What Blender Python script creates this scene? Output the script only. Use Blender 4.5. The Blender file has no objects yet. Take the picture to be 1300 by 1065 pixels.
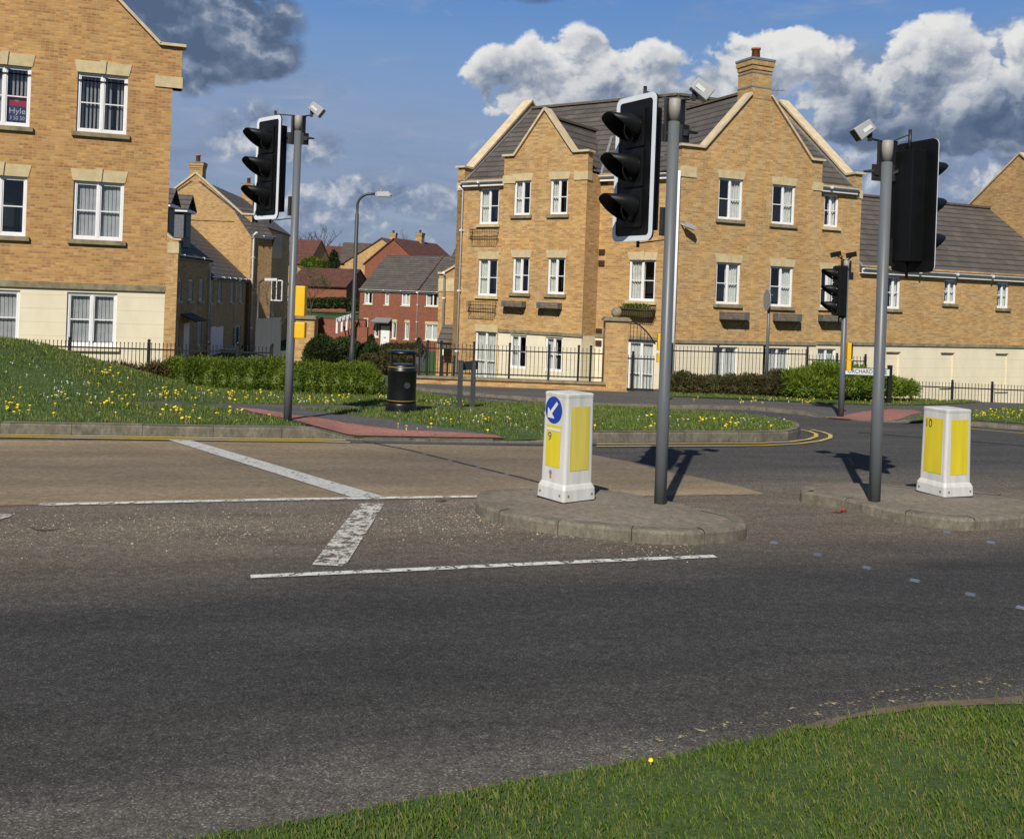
import bpy, bmesh, math, random
from mathutils import Vector, Matrix, noise
random.seed(7)
R = random
scene = bpy.context.scene
COL = scene.collection
rad = math.radians
# ------------------------------------------------------------------ camera model
ROLL, FPX, CU, CV, CH = 0.037, 1264.0, 650.0, 376.0, 2.1
CR, SR = math.cos(ROLL), math.sin(ROLL)
def ray(u, v):
    a, b = u - CU, CV - v
    return (a*CR - b*SR)/FPX, (a*SR + b*CR)/FPX          # X/Y, (Z-CH)/Y
def at(u, v, Y):
    x, z = ray(u, v)
    return Vector((x*Y, Y, CH + z*Y))
def sstep(a, b, t):
    t = max(0.0, min(1.0, (t-a)/(b-a))); return t*t*(3-2*t)
def lerp_tab(tab, x):
    if x <= tab[0][0]: return tab[0][1]
    for (a, p), (b, q) in zip(tab, tab[1:]):
        if x <= b: return p + (q-p)*(x-a)/(b-a)
    return tab[-1][1]
def gz(x, y):
    z = 0.0 if y < 14.5 else -0.04*(min(y, 92)-14.5)
    if y > 92: z += min((y-92)*0.09, 3.4)
    # raised ground on the left beyond the garden wall
    k = (1 - sstep(-15.0, -13.2, x)) * sstep(83.5, 84.5, y)
    if k > 0: z += k*max(0.0, (-0.55 + 0.02*(y-84)) - z)
    # sunken strip round the flats
    k2 = sstep(-6, -4, x)*sstep(29.6, 30.3, y)*(1-sstep(48, 55, y))
    z += k2*(-0.75)
    # grassy mound at the left
    A = lerp_tab([(-20, 1.5), (-8.7, .95), (-8.0, .73), (-7.2, .56), (-6.6, .38), (-6.0, .18), (-5.2, 0)], x)
    B = sstep(13.6, 17.0, y)*(1-sstep(18.0, 21.5, y))
    return z + A*B
def gnd(u, v, dz=0.0):
    rx, rz = ray(u, v)
    Y = 2.5; prev = Y
    while Y < 400:
        if CH + rz*Y <= gz(rx*Y, Y) + dz:
            lo, hi = prev, Y
            for _ in range(30):
                m = (lo+hi)/2
                if CH + rz*m <= gz(rx*m, m) + dz: hi = m
                else: lo = m
            return Vector((rx*hi, hi, gz(rx*hi, hi)+dz))
        prev = Y; Y += 0.1
    return Vector((rx*400, 400, 0))
# ------------------------------------------------------------------ materials
def new_mat(name):
    m = bpy.data.materials.new(name); m.use_nodes = True
    nt = m.node_tree; nt.nodes.clear()
    out = nt.nodes.new('ShaderNodeOutputMaterial')
    bs = nt.nodes.new('ShaderNodeBsdfPrincipled')
    nt.links.new(bs.outputs[0], out.inputs[0])
    return m, nt, bs, out
class NG:
    """tiny node helper"""
    def __init__(s, nt): s.nt = nt
    def n(s, t, **k):
        nd = s.nt.nodes.new(t)
        for a, b in k.items(): setattr(nd, a, b)
        return nd
    def put(s, sock, val):
        if isinstance(val, bpy.types.NodeSocket): s.nt.links.new(val, sock)
        elif val is not None: sock.default_value = val
    def math(s, op, a, b=None, c=None, clamp=False):
        nd = s.n('ShaderNodeMath', operation=op, use_clamp=clamp)
        s.put(nd.inputs[0], a)
        if b is not None: s.put(nd.inputs[1], b)
        if c is not None: s.put(nd.inputs[2], c)
        return nd.outputs[0]
    def vmath(s, op, a, b=None):
        nd = s.n('ShaderNodeVectorMath', operation=op)
        s.put(nd.inputs[0], a)
        if b is not None: s.put(nd.inputs[1], b)
        return nd.outputs['Value'] if op in ('LENGTH', 'DOT_PRODUCT', 'DISTANCE') else nd.outputs[0]
    def noise(s, vec, scale, detail=3, rough=.55, dist=0.0):
        nd = s.n('ShaderNodeTexNoise'); s.put(nd.inputs['Vector'], vec)
        nd.inputs['Scale'].default_value = scale; nd.inputs['Detail'].default_value = detail
        nd.inputs['Roughness'].default_value = rough; nd.inputs['Distortion'].default_value = dist
        return nd.outputs['Fac']
    def ramp(s, fac, stops, interp='LINEAR'):
        nd = s.n('ShaderNodeValToRGB'); s.put(nd.inputs[0], fac)
        cr = nd.color_ramp; cr.interpolation = interp
        while len(cr.elements) < len(stops): cr.elements.new(0.5)
        for e, (p, c) in zip(cr.elements, stops):
            e.position = p; e.color = (c[0], c[1], c[2], 1) if not isinstance(c, (int, float)) else (c, c, c, 1)
        return nd.outputs[0]
    def mrange(s, v, a, b, c, d, smooth=False):
        nd = s.n('ShaderNodeMapRange'); nd.interpolation_type = 'SMOOTHSTEP' if smooth else 'LINEAR'
        s.put(nd.inputs[0], v)
        for i, q in zip((1, 2, 3, 4), (a, b, c, d)): s.put(nd.inputs[i], q)
        return nd.outputs[0]
    def mix(s, fac, a, b, mode='MIX'):
        nd = s.n('ShaderNodeMix', data_type='RGBA', blend_type=mode)
        s.put(nd.inputs[0], fac); 
        for sock, v in ((nd.inputs[6], a), (nd.inputs[7], b)):
            if isinstance(v, (tuple, list)): v = (v[0], v[1], v[2], 1)
            s.put(sock, v)
        return nd.outputs[2]
    def mapping(s, vec, scale):
        return s.vmath('MULTIPLY', vec, scale)
    def bump(s, h, strength, dist=0.01):
        nd = s.n('ShaderNodeBump'); nd.inputs['Strength'].default_value = strength
        nd.inputs['Distance'].default_value = dist; s.put(nd.inputs['Height'], h)
        return nd.outputs[0]
def coords(g):
    return g.n('ShaderNodeTexCoord')
def M(name, col, rough=.6, var=.12, scale=3.0, metal=0.0, bump=0.0, bscale=60, spec=.5, streak=False, sat2=None):
    m, nt, bs, out = new_mat(name); g = NG(nt); tc = coords(g)
    v = tc.outputs['Object']
    if streak: v2 = g.mapping(v, (1, 1, .12))
    else: v2 = v
    nz = g.noise(v2, scale, 5, .6)
    dark = tuple(c*(1-var*1.6) for c in col) if sat2 is None else sat2
    lite = tuple(min(1, c*(1+var)) for c in col)
    c = g.ramp(nz, [(.28, dark), (.72, lite)])
    nt.links.new(c, bs.inputs['Base Color'])
    bs.inputs['Roughness'].default_value = rough; bs.inputs['Metallic'].default_value = metal
    bs.inputs['Specular IOR Level'].default_value = spec
    if bump:
        nt.links.new(g.bump(g.noise(v, bscale, 3), bump, .005), bs.inputs['Normal'])
    return m
def brick(name, c1, c2, mortar, blotch, rough=.9, patch=.35):
    m, nt, bs, out = new_mat(name); g = NG(nt); uv = coords(g).outputs['UV']
    bt = g.n('ShaderNodeTexBrick'); g.put(bt.inputs['Vector'], uv)
    bt.inputs['Color1'].default_value = (*c1, 1); bt.inputs['Color2'].default_value = (*c2, 1)
    bt.inputs['Mortar'].default_value = (*mortar, 1)
    bt.inputs['Scale'].default_value = 1; bt.inputs['Mortar Size'].default_value = .008
    bt.inputs['Brick Width'].default_value = .2; bt.inputs['Row Height'].default_value = .066
    bt.inputs['Bias'].default_value = -.05; bt.inputs['Mortar Smooth'].default_value = .3
    # dark/red bricks in loose courses: noise sampled on a per-brick lattice
    su = g.n('ShaderNodeSeparateXYZ'); g.put(su.inputs[0], uv)
    row = g.math('FLOOR', g.math('DIVIDE', su.outputs[1], .066))
    off = g.math('MULTIPLY', g.math('MODULO', row, 2.0), .1)
    colx = g.math('FLOOR', g.math('DIVIDE', g.math('ADD', su.outputs[0], off), .2))
    cb = g.n('ShaderNodeCombineXYZ'); g.put(cb.inputs[0], colx); g.put(cb.inputs[1], row)
    wn = g.n('ShaderNodeTexWhiteNoise', noise_dimensions='2D'); g.put(wn.inputs['Vector'], cb.outputs[0])
    pat = g.noise(g.mapping(uv, (.8, 3.2, 1)), 1.0, 4, .65)
    k = g.math('ADD', g.math('MULTIPLY', wn.outputs['Value'], .72), g.math('MULTIPLY', pat, .42))
    k = g.mrange(k, .54, .95, 0, patch*1.8)
    c = g.mix(k, bt.outputs['Color'], (*blotch, 1))
    big = g.noise(uv, .35, 4, .6)
    c = g.mix(1.0, c, g.ramp(big, [(.3, .84), (.7, 1.08)]), 'MULTIPLY')
    stn = g.noise(g.mapping(uv, (1.6, .16, 1)), 1.0, 5, .6)
    c = g.mix(1.0, c, g.ramp(stn, [(.3, .86), (.6, 1.04)]), 'MULTIPLY')
    c2_ = g.mix(bt.outputs['Fac'], c, (*mortar, 1))
    nt.links.new(c2_, bs.inputs['Base Color'])
    bs.inputs['Roughness'].default_value = rough
    nt.links.new(g.bump(g.math('SUBTRACT', 1.0, bt.outputs['Fac']), .4, .01), bs.inputs['Normal'])
    return m
def tiles(name, col, row=.30, wid=.33):
    m, nt, bs, out = new_mat(name); g = NG(nt); uv = coords(g).outputs['UV']
    bt = g.n('ShaderNodeTexBrick'); g.put(bt.inputs['Vector'], uv)
    bt.inputs['Color1'].default_value = (*[c*.88 for c in col], 1); bt.inputs['Color2'].default_value = (*[c*1.12 for c in col], 1)
    bt.inputs['Mortar'].default_value = (*[c*.22 for c in col], 1)
    bt.inputs['Scale'].default_value = 1; bt.inputs['Mortar Size'].default_value = .006
    bt.inputs['Brick Width'].default_value = wid; bt.inputs['Row Height'].default_value = row
    su = g.n('ShaderNodeSeparateXYZ'); g.put(su.inputs[0], uv)
    fr = g.math('FRACT', g.math('DIVIDE', su.outputs[1], row))
    line = g.mrange(fr, .04, .24, 0.16, 1.0)
    nz = g.noise(uv, 1.3, 5, .65)
    c = g.mix(1.0, bt.outputs['Color'], g.ramp(nz, [(.25, .72), (.75, 1.25)]), 'MULTIPLY')
    c = g.mix(1.0, c, line, 'MULTIPLY')
    nt.links.new(c, bs.inputs['Base Color']); bs.inputs['Roughness'].default_value = .8
    h = g.math('SUBTRACT', 1.0, fr)
    nt.links.new(g.bump(h, .6, .03), bs.inputs['Normal'])
    return m
def render_mat(name, col):
    m, nt, bs, out = new_mat(name); g = NG(nt); uv = coords(g).outputs['UV']
    su = g.n('ShaderNodeSeparateXYZ'); g.put(su.inputs[0], uv)
    fr = g.math('FRACT', g.math('DIVIDE', g.math('ADD', su.outputs[1], .1), .33))
    line = g.mrange(g.math('ABSOLUTE', g.math('SUBTRACT', fr, .5)), .0, .03, .74, 1.0)
    nz = g.noise(g.mapping(uv, (1.2, .5, 1)), 1.4, 5, .65)
    c = g.mix(1.0, (*col, 1), g.ramp(nz, [(.25, .86), (.7, 1.04)]), 'MULTIPLY')
    c = g.mix(1.0, c, line, 'MULTIPLY')
    nt.links.new(c, bs.inputs['Base Color']); bs.inputs['Roughness'].default_value = .85
    return m
MT = {}
MT['buff'] = brick('buff_brick', (.61, .385, .155), (.45, .26, .09), (.43, .33, .19), (.27, .115, .045))
MT['buff_left'] = brick('buff_brick_warm', (.57, .33, .12), (.42, .215, .07), (.41, .29, .155), (.25, .095, .036))
MT['red'] = brick('red_brick', (.29, .075, .035), (.22, .05, .025), (.26, .17, .12), (.13, .035, .02))
MT['tile'] = tiles('grey_roof_tile', (.092, .080, .072), .36, .5)
MT['tile_red'] = tiles('red_roof_tile', (.115, .042, .03), .3)
MT['tile_far'] = tiles('brown_roof_tile', (.10, .075, .06), .34)
MT['render'] = render_mat('cream_render', (.80, .72, .54))
MT['stone'] = M('pale_stone', (.56, .46, .27), .85, .12, 5, bump=.2)
MT['coping'] = M('coping_stone', (.60, .49, .33), .85, .14, 4, bump=.2)
MT['sill'] = M('weathered_stone', (.26, .22, .14), .9, .3, 5, bump=.3)
MT['upvc'] = M('white_upvc', (.80, .80, .82), .35, .04, 3)
MT['gutter'] = M('white_gutter', (.80, .80, .82), .4, .08, 2)
MT['grey_pipe'] = M('dark_pipe', (.04, .045, .05), .5, .1)
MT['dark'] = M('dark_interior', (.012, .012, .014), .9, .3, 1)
MT['curtain'] = M('curtain_fabric', (.80, .78, .70), .9, .1, 6)
MT['blind'] = M('vertical_blind', (.66, .64, .63), .8, .1, 4)
MT['iron'] = M('black_iron', (.012, .012, .014), .45, .3, 8)
MT['pole'] = M('grey_pole_paint', (.118, .130, .142), .42, .12, 6, streak=True)
MT['cap'] = M('pole_cap_plastic', (.30, .28, .26), .55, .06)
MT['black'] = M('signal_black', (.0045, .005, .006), .5, .3, 5, bump=.05, spec=.3)
MT['white'] = M('white_border', (.74, .78, .84), .3, .05, 4)
MT['detector'] = M('detector_grey', (.34, .35, .36), .5, .08)
MT['yellow'] = M('yellow_box', (.80, .47, .012), .45, .06, 8)
MT['bollard'] = M('bollard_plastic', (.60, .60, .585), .40, .13, 9, streak=True)
MT['bpanel'] = M('yellow_panel', (.68, .56, .03), .42, .12, 6, streak=True)
MT['bpanel_dull'] = M('yellow_panel_dusty', (.62, .52, .10), .5, .16, 6, streak=True)
MT['blue'] = M('sign_blue', (.012, .05, .34), .35, .08)
MT['letter'] = M('grey_lettering', (.14, .13, .11), .6, .1)
MT['signwhite'] = M('sign_white', (.66, .67, .68), .4, .05)
MT['signblack'] = M('sign_black', (.015, .015, .015), .5, .1)
MT['gold'] = M('gold_band', (.48, .30, .06), .4, .1, metal=.3)
MT['binblack'] = M('bin_black', (.006, .0065, .008), .36, .3, 6)
def kerb_mat():
    m, nt, bs, out = new_mat('kerb_concrete'); g = NG(nt); o = coords(g).outputs['Object']
    a = g.noise(o, 5, 6, .7); b = g.noise(g.mapping(o, (1, 1, .35)), 26, 5, .7); d = g.noise(o, 140, 2)
    c = g.ramp(a, [(.3, (.105, .098, .072)), (.5, (.175, .158, .122)), (.72, (.255, .225, .175))])
    c = g.mix(1.0, c, g.ramp(b, [(.3, .66), (.65, 1.12)]), 'MULTIPLY'); c = g.mix(1.0, c, g.ramp(d, [(.3, .75), (.7, 1.2)]), 'MULTIPLY')
    nt.links.new(c, bs.inputs['Base Color']); bs.inputs['Roughness'].default_value = .93
    nt.links.new(g.bump(g.math('ADD', b, g.math('MULTIPLY', d, .5)), .8, .012), bs.inputs['Normal']); return m
MT['kerb'] = kerb_mat()
MT['wood'] = M('grey_weathered_wood', (.13, .125, .115), .85, .3, 8)
MT['terracotta'] = M('terracotta', (.52, .18, .07), .8, .15, 8)
MT['lead'] = M('lead_flashing', (.20, .21, .23), .55, .15, 6)
MT['brownvent'] = M('brown_plastic', (.07, .028, .022), .6, .1)
MT['slate'] = M('slate_cladding', (.14, .15, .17), .7, .25, 14)
MT['green_bin'] = M('green_plastic', (.05, .22, .07), .5, .1)
MT['bark'] = M('bark', (.085, .065, .05), .9, .3, 12, bump=.4)
MT['litter'] = M('red_litter', (.36, .035, .035), .5, .5, 60)
MT['stud'] = M('stud_aluminium', (.115, .135, .18), .5, .25)
MT['amber_off'] = M('lens_dark', (.012, .010, .010), .15, .2)
MT['redsign'] = M('board_red', (.45, .02, .05), .5, .05)
MT['navysign'] = M('board_navy', (.03, .04, .16), .5, .05)
MT['tarseal'] = M('tar_seal', (.030, .030, .032), .7, .2, 6)

def glass_mat():
    m, nt, bs, out = new_mat('window_glass'); g = NG(nt)
    tr = g.n('ShaderNodeBsdfTransparent'); tr.inputs[0].default_value = (.80, .84, .86, 1)
    gl = g.n('ShaderNodeBsdfGlossy'); gl.inputs['Roughness'].default_value = .03
    gl.inputs[0].default_value = (.9, .95, 1, 1)
    fr = g.n('ShaderNodeLayerWeight'); fr.inputs[0].default_value = .5
    nv = g.noise(coords(g).outputs['Object'], 1.3, 2)
    nt.links.new(g.bump(nv, .15, .05), gl.inputs['Normal'])
    mx = g.n('ShaderNodeMixShader')
    g.put(mx.inputs[0], g.math('MULTIPLY_ADD', g.math('POWER', fr.outputs['Facing'], 3.0), .7, .11, clamp=True))
    nt.links.new(tr.outputs[0], mx.inputs[1]); nt.links.new(gl.outputs[0], mx.inputs[2])
    nt.links.new(mx.outputs[0], out.inputs[0]); return m
MT['glass'] = glass_mat()

def road_mat(name, mode):
    m, nt, bs, out = new_mat(name); g = NG(nt); o = coords(g).outputs['Object']
    s = g.n('ShaderNodeSeparateXYZ'); g.put(s.inputs[0], o)
    lane = g.math('MULTIPLY_ADD', s.outputs[0], -.29, s.outputs[1])
    w = g.noise(g.mapping(o, (.35, 1, 1)), 1.2, 4, .6)
    lane = g.math('ADD', lane, g.math('MULTIPLY', g.math('SUBTRACT', w, .5), 1.1))
    t = g.mrange(lane, 3.0, 18.0, 0, 1)
    def P(y): return (y-3.0)/15.0
    if mode == 'asphalt':
        base = g.ramp(t, [(0.0, (.12, .112, .10)), (P(4.35), (.105, .098, .088)), (P(4.8), (.060, .058, .055)), (P(5.6), (.050, .049, .048)),
                          (P(7.0), (.047, .046, .047)), (P(8.3), (.125, .106, .086)), (P(9.6), (.165, .138, .11)),
                          (P(10.8), (.13, .115, .098)), (P(11.8), (.072, .070, .068)), (P(16), (.076, .075, .074))])
    elif mode == 'tan':
        base = g.ramp(t, [(P(10.2), (.285, .215, .135)), (P(11.2), (.20, .16, .113)), (P(12.3), (.165, .135, .10)),
                          (P(13.4), (.19, .152, .106)), (P(14.6), (.255, .196, .127))])
    else:
        base = g.mix(0.0, (.10, .098, .096), (.1, .1, .1))
        if mode == 'red': base = g.mix(0.0, (.31, .145, .12), (.1, .1, .1))
        if mode == 'isl': base = g.mix(0.0, (.20, .172, .138), (.1, .1, .1))
    # aggregate
    vo = g.n('ShaderNodeTexVoronoi'); g.put(vo.inputs['Vector'], o); vo.inputs['Scale'].default_value = 130 if mode != 'tan' else 160
    hs = g.n('ShaderNodeSeparateColor'); g.put(hs.inputs[0], vo.outputs['Color'])
    chip = g.ramp(hs.outputs[0], [(0.0, .45), (.4, .85), (.8, 1.15), (.92, 1.35), (.975, 2.2)])
    if mode in ('path', 'red', 'isl'): chip = g.ramp(hs.outputs[0], [(0.0, .78), (1.0, 1.2)])
    if mode == 'tan': chip = g.ramp(hs.outputs[0], [(0.0, .8), (1.0, 1.2)])
    c = g.mix(1.0, base, chip, 'MULTIPLY')
    mid = g.noise(o, 14, 4, .7); c = g.mix(1.0, c, g.ramp(mid, [(.3, .72), (.7, 1.25)]), 'MULTIPLY')
    low = g.noise(g.mapping(o, (.5, 1.4, 1)), 1.1, 5, .65); c = g.mix(1.0, c, g.ramp(low, [(.3, .80), (.7, 1.16)]), 'MULTIPLY')
    if mode in ('asphalt', 'tan'):        # tyre tracks along the lane and old patches
        u2 = g.math('MULTIPLY_ADD', s.outputs[1], .29, s.outputs[0])
        cb = g.n('ShaderNodeCombineXYZ'); g.put(cb.inputs[0], g.math('MULTIPLY', u2, .12)); g.put(cb.inputs[1], g.math('MULTIPLY', g.math('MULTIPLY_ADD', s.outputs[0], -.29, s.outputs[1]), 2.4))
        st = g.noise(cb.outputs[0], 1.0, 5, .7)
        c = g.mix(1.0, c, g.ramp(st, [(.3, .82), (.65, 1.12)]), 'MULTIPLY')
    nt.links.new(c, bs.inputs['Base Color']); bs.inputs['Roughness'].default_value = .88
    bs.inputs['Specular IOR Level'].default_value = .25
    nt.links.new(g.bump(g.math('ADD', hs.outputs[0], g.math('MULTIPLY', mid, .8)), .55 if mode != 'tan' else .25, .006), bs.inputs['Normal'])
    return m
MT['asphalt'] = road_mat('asphalt', 'asphalt'); MT['tan'] = road_mat('buff_surfacing', 'tan')
MT['path'] = road_mat('path_asphalt', 'path'); MT['tactile'] = road_mat('red_tactile', 'red'); MT['isl'] = road_mat('island_surface', 'isl')

def paint_mat(name, col, wear, under=(.12, .108, .092), wscale=9):
    m, nt, bs, out = new_mat(name); g = NG(nt); o = coords(g).outputs['Object']
    a = g.noise(o, wscale, 7, .78); b = g.noise(o, 60, 3, .6)
    k = g.mrange(g.math('ADD', g.math('MULTIPLY', a, .75), g.math('MULTIPLY', b, .25)), wear-.03, wear+.03, 0, 1)
    vo = g.n('ShaderNodeTexVoronoi'); g.put(vo.inputs['Vector'], o); vo.inputs['Scale'].default_value = 95
    cc = g.mix(1.0, (*col, 1), g.ramp(g.noise(o, 20, 4), [(.3, .82), (.7, 1.08)]), 'MULTIPLY')
    uu = g.mix(1.0, (*under, 1), g.ramp(b, [(.3, .6), (.7, 1.4)]), 'MULTIPLY')
    nt.links.new(cc, bs.inputs['Base Color']); bs.inputs['Roughness'].default_value = .8
    tr = g.n('ShaderNodeBsdfTransparent'); mx = g.n('ShaderNodeMixShader'); g.put(mx.inputs[0], k); nt.links.new(tr.outputs[0], mx.inputs[1]); nt.links.new(bs.outputs[0], mx.inputs[2]); nt.links.new(mx.outputs[0], out.inputs[0])
    nt.links.new(g.bump(b, .3, .004), bs.inputs['Normal'])
    return m
MT['wline'] = paint_mat('white_line_paint', (.60, .60, .58), .46)
MT['wline_worn'] = paint_mat('white_line_worn', (.52, .50, .47), .49)
MT['wline_tan'] = paint_mat('white_line_on_buff', (.45, .455, .45), .43, (.17, .135, .095))
MT['yline'] = paint_mat('yellow_line_paint', (.56, .42, .11), .38)
MT['yline_worn'] = paint_mat('yellow_line_worn', (.50, .43, .22), .585, (.115, .108, .098), 16)

def leaf_mat(name, cols, rough=.6, trans=.25, spec=.3):
    m, nt, bs, out = new_mat(name); g = NG(nt)
    geo = g.n('ShaderNodeNewGeometry'); o = coords(g).outputs['Object']
    big = g.noise(o, 1.6, 3, .6)
    f = g.math('ADD', g.math('MULTIPLY', geo.outputs['Random Per Island'], .55), g.math('MULTIPLY', big, .5))
    n_ = len(cols)
    c = g.ramp(f, [(.15 + .7*i/(n_-1), cc) for i, cc in enumerate(cols)])
    nt.links.new(c, bs.inputs['Base Color']); bs.inputs['Roughness'].default_value = rough
    bs.inputs['Specular IOR Level'].default_value = spec
    tl = g.n('ShaderNodeBsdfTranslucent'); g.put(tl.inputs[0], g.mix(1.0, c, (1.2, 1.3, .6), 'MULTIPLY'))
    mx = g.n('ShaderNodeMixShader'); mx.inputs[0].default_value = trans
    nt.links.new(bs.outputs[0], mx.inputs[1]); nt.links.new(tl.outputs[0], mx.inputs[2]); nt.links.new(mx.outputs[0], out.inputs[0])
    return m
MT['grass'] = leaf_mat('grass_blades', [(.040, .075, .010), (.080, .140, .016), (.125, .195, .026), (.19, .22, .055), (.24, .20, .10)])
MT['hedge'] = leaf_mat('hedge_leaves', [(.035, .065, .007), (.095, .145, .013), (.17, .225, .022)])
MT['juniper'] = leaf_mat('juniper_leaves', [(.055, .10, .010), (.13, .19, .018), (.20, .26, .03)])
MT['shrub_dk'] = leaf_mat('dark_shrub_leaves', [(.012, .024, .007), (.028, .050, .012), (.06, .085, .02)])
MT['shrub_br'] = leaf_mat('brown_shrub_leaves', [(.045, .035, .015), (.075, .065, .025), (.09, .10, .03)])
MT['twig'] = leaf_mat('red_brown_twigs', [(.06, .028, .02), (.11, .06, .035), (.10, .10, .03)])
MT['haze_tree'] = leaf_mat('spring_leaves', [(.07, .09, .03), (.11, .13, .045), (.14, .15, .05)])
MT['dand'] = M('dandelion_yellow', (.85, .62, .01), .6, .05)
MT['daisy'] = M('daisy_white', (.75, .76, .70), .6, .05)
def soil_mat():
    m, nt, bs, out = new_mat('turf_ground'); g = NG(nt); o = coords(g).outputs['Object']
    c = g.ramp(g.noise(o, 9, 6, .7), [(.3, (.022, .045, .010)), (.55, (.045, .085, .016)), (.75, (.085, .105, .035))])
    nt.links.new(c, bs.inputs['Base Color']); bs.inputs['Roughness'].default_value = 1
    nt.links.new(g.bump(g.noise(o, 40, 4), .8, .02), bs.inputs['Normal']); return m
MT['turf'] = soil_mat()
MT['soil'] = M('dry_soil', (.13, .10, .066), 1, .25, 8, bump=.6)
# ------------------------------------------------------------------ mesh helpers
class MB:
    def __init__(s): s.v = []; s.f = []; s.m = []; s.sm = []
    def face(s, pts, m=0, smooth=False):
        b = len(s.v); s.v += [Vector(p) for p in pts]; s.f.append(tuple(range(b, b+len(pts)))); s.m.append(m); s.sm.append(smooth)
    def obox(s, o, ax, ay, az, m=0):
        o, ax, ay, az = Vector(o), Vector(ax), Vector(ay), Vector(az)
        P = [o, o+ax, o+ax+ay, o+ay, o+az, o+ax+az, o+ax+ay+az, o+ay+az]
        if ax.cross(ay).dot(az) < 0: P = [P[i] for i in (3, 2, 1, 0, 7, 6, 5, 4)]
        for q in ((3, 2, 1, 0), (4, 5, 6, 7), (0, 1, 5, 4), (1, 2, 6, 5), (2, 3, 7, 6), (3, 0, 4, 7)):
            s.face([P[i] for i in q], m)
    def box(s, x0, x1, y0, y1, z0, z1, m=0):
        s.obox((x0, y0, z0), (x1-x0, 0, 0), (0, y1-y0, 0), (0, 0, z1-z0), m)
    def bar(s, a, b, w, h, m=0, up=(0, 0, 1)):
        """box along a->b, w sideways, h along up; a,b is the centre line"""
        a, b = Vector(a), Vector(b); d = b-a; upv = Vector(up)
        side = d.cross(upv)
        if side.length < 1e-6: side = d.cross(Vector((1, 0, 0)))
        side.normalize(); u = side.cross(d).normalized()
        s.obox(a - side*w/2 - u*h/2, d, side*w, u*h, m)
    def tube(s, pts, r, n=12, m=0, caps=True, smooth=True):
        pts = [Vector(p) for p in pts]; rs = r if isinstance(r, (list, tuple)) else [r]*len(pts)
        b = len(s.v); up = None
        for i, p in enumerate(pts):
            t = (pts[min(i+1, len(pts)-1)] - pts[max(i-1, 0)])
            if t.length < 1e-9: t = Vector((0, 0, 1))
            t.normalize()
            if up is None: up = Vector((1, 0, 0)) if abs(t.x) < .8 else Vector((0, 1, 0))
            x = (up - t*up.dot(t)).normalized(); y = t.cross(x); up = x
            for k in range(n):
                a = 2*math.pi*k/n; s.v.append(p + x*rs[i]*math.cos(a) + y*rs[i]*math.sin(a))
        for i in range(len(pts)-1):
            for k in range(n):
                k2 = (k+1) % n
                s.f.append((b+i*n+k, b+i*n+k2, b+(i+1)*n+k2, b+(i+1)*n+k)); s.m.append(m); s.sm.append(smooth)
        if caps:
            s.f.append(tuple(b+k for k in reversed(range(n)))); s.m.append(m); s.sm.append(False)
            e = b+(len(pts)-1)*n; s.f.append(tuple(e+k for k in range(n))); s.m.append(m); s.sm.append(False)
    def prism(s, poly, z0, z1, m=0):
        """poly: list of (x,y) ccw"""
        ar = sum(poly[i][0]*poly[(i+1) % len(poly)][1]-poly[(i+1) % len(poly)][0]*poly[i][1] for i in range(len(poly)))
        if ar < 0: poly = poly[::-1]
        s.face([(p[0], p[1], z1) for p in poly], m); s.face([(p[0], p[1], z0) for p in reversed(poly)], m)
        for i in range(len(poly)):
            a, b = poly[i], poly[(i+1) % len(poly)]
            s.face([(a[0], a[1], z0), (b[0], b[1], z0), (b[0], b[1], z1), (a[0], a[1], z1)], m)
    def sphere(s, c, r, n=12, m=0, sc=(1, 1, 1)):
        c = Vector(c); b = len(s.v); rows = n//2
        for i in range(rows+1):
            th = math.pi*i/rows
            for k in range(n):
                a = 2*math.pi*k/n
                s.v.append(c+Vector((r*sc[0]*math.sin(th)*math.cos(a), r*sc[1]*math.sin(th)*math.sin(a), r*sc[2]*math.cos(th))))
        for i in range(rows):
            for k in range(n):
                k2 = (k+1) % n
                s.f.append((b+i*n+k, b+(i+1)*n+k, b+(i+1)*n+k2, b+i*n+k2)); s.m.append(m); s.sm.append(True)
    def build(s, name, mats, parent=None, bevel=0, weld=False):
        if not isinstance(mats, (list, tuple)): mats = [mats]
        me = bpy.data.meshes.new(name)
        off = Vector((0, 0, 0))
        p = parent
        while p is not None: off += p.location; p = p.parent
        me.from_pydata([tuple(v-off) for v in s.v], [], s.f)
        for m in mats: me.materials.append(MT[m] if isinstance(m, str) else m)
        me.polygons.foreach_set('material_index', s.m); me.polygons.foreach_set('use_smooth', s.sm)
        uvl = me.uv_layers.new(name='UVMap'); data = uvl.data
        if len(s.f) < 30000:
            Z = Vector((0, 0, 1))
            for poly in me.polygons:
                n = poly.normal
                if abs(n.z) > .985: t = Vector((1, 0, 0)); w = Vector((0, 1, 0))
                else: t = Z.cross(n).normalized(); w = n.cross(t)
                for li in poly.loop_indices:
                    co = Vector(s.v[me.loops[li].vertex_index])
                    data[li].uv = (co.dot(t), co.dot(w))
        me.update()
        if bevel or weld:
            bm = bmesh.new(); bm.from_mesh(me); bmesh.ops.remove_doubles(bm, verts=bm.verts, dist=1e-5)
            if bevel:
                bmesh.ops.recalc_face_normals(bm, faces=bm.faces)
                ed = [e for e in bm.edges if len(e.link_faces) == 2 and e.calc_face_angle(0) > .5]
                bmesh.ops.bevel(bm, geom=ed, offset=bevel, segments=2, affect='EDGES', profile=.6, clamp_overlap=True)
            bm.to_mesh(me); bm.free()
        ob = bpy.data.objects.new(name, me); COL.objects.link(ob)
        if parent is not None: ob.parent = parent
        return ob
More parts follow.
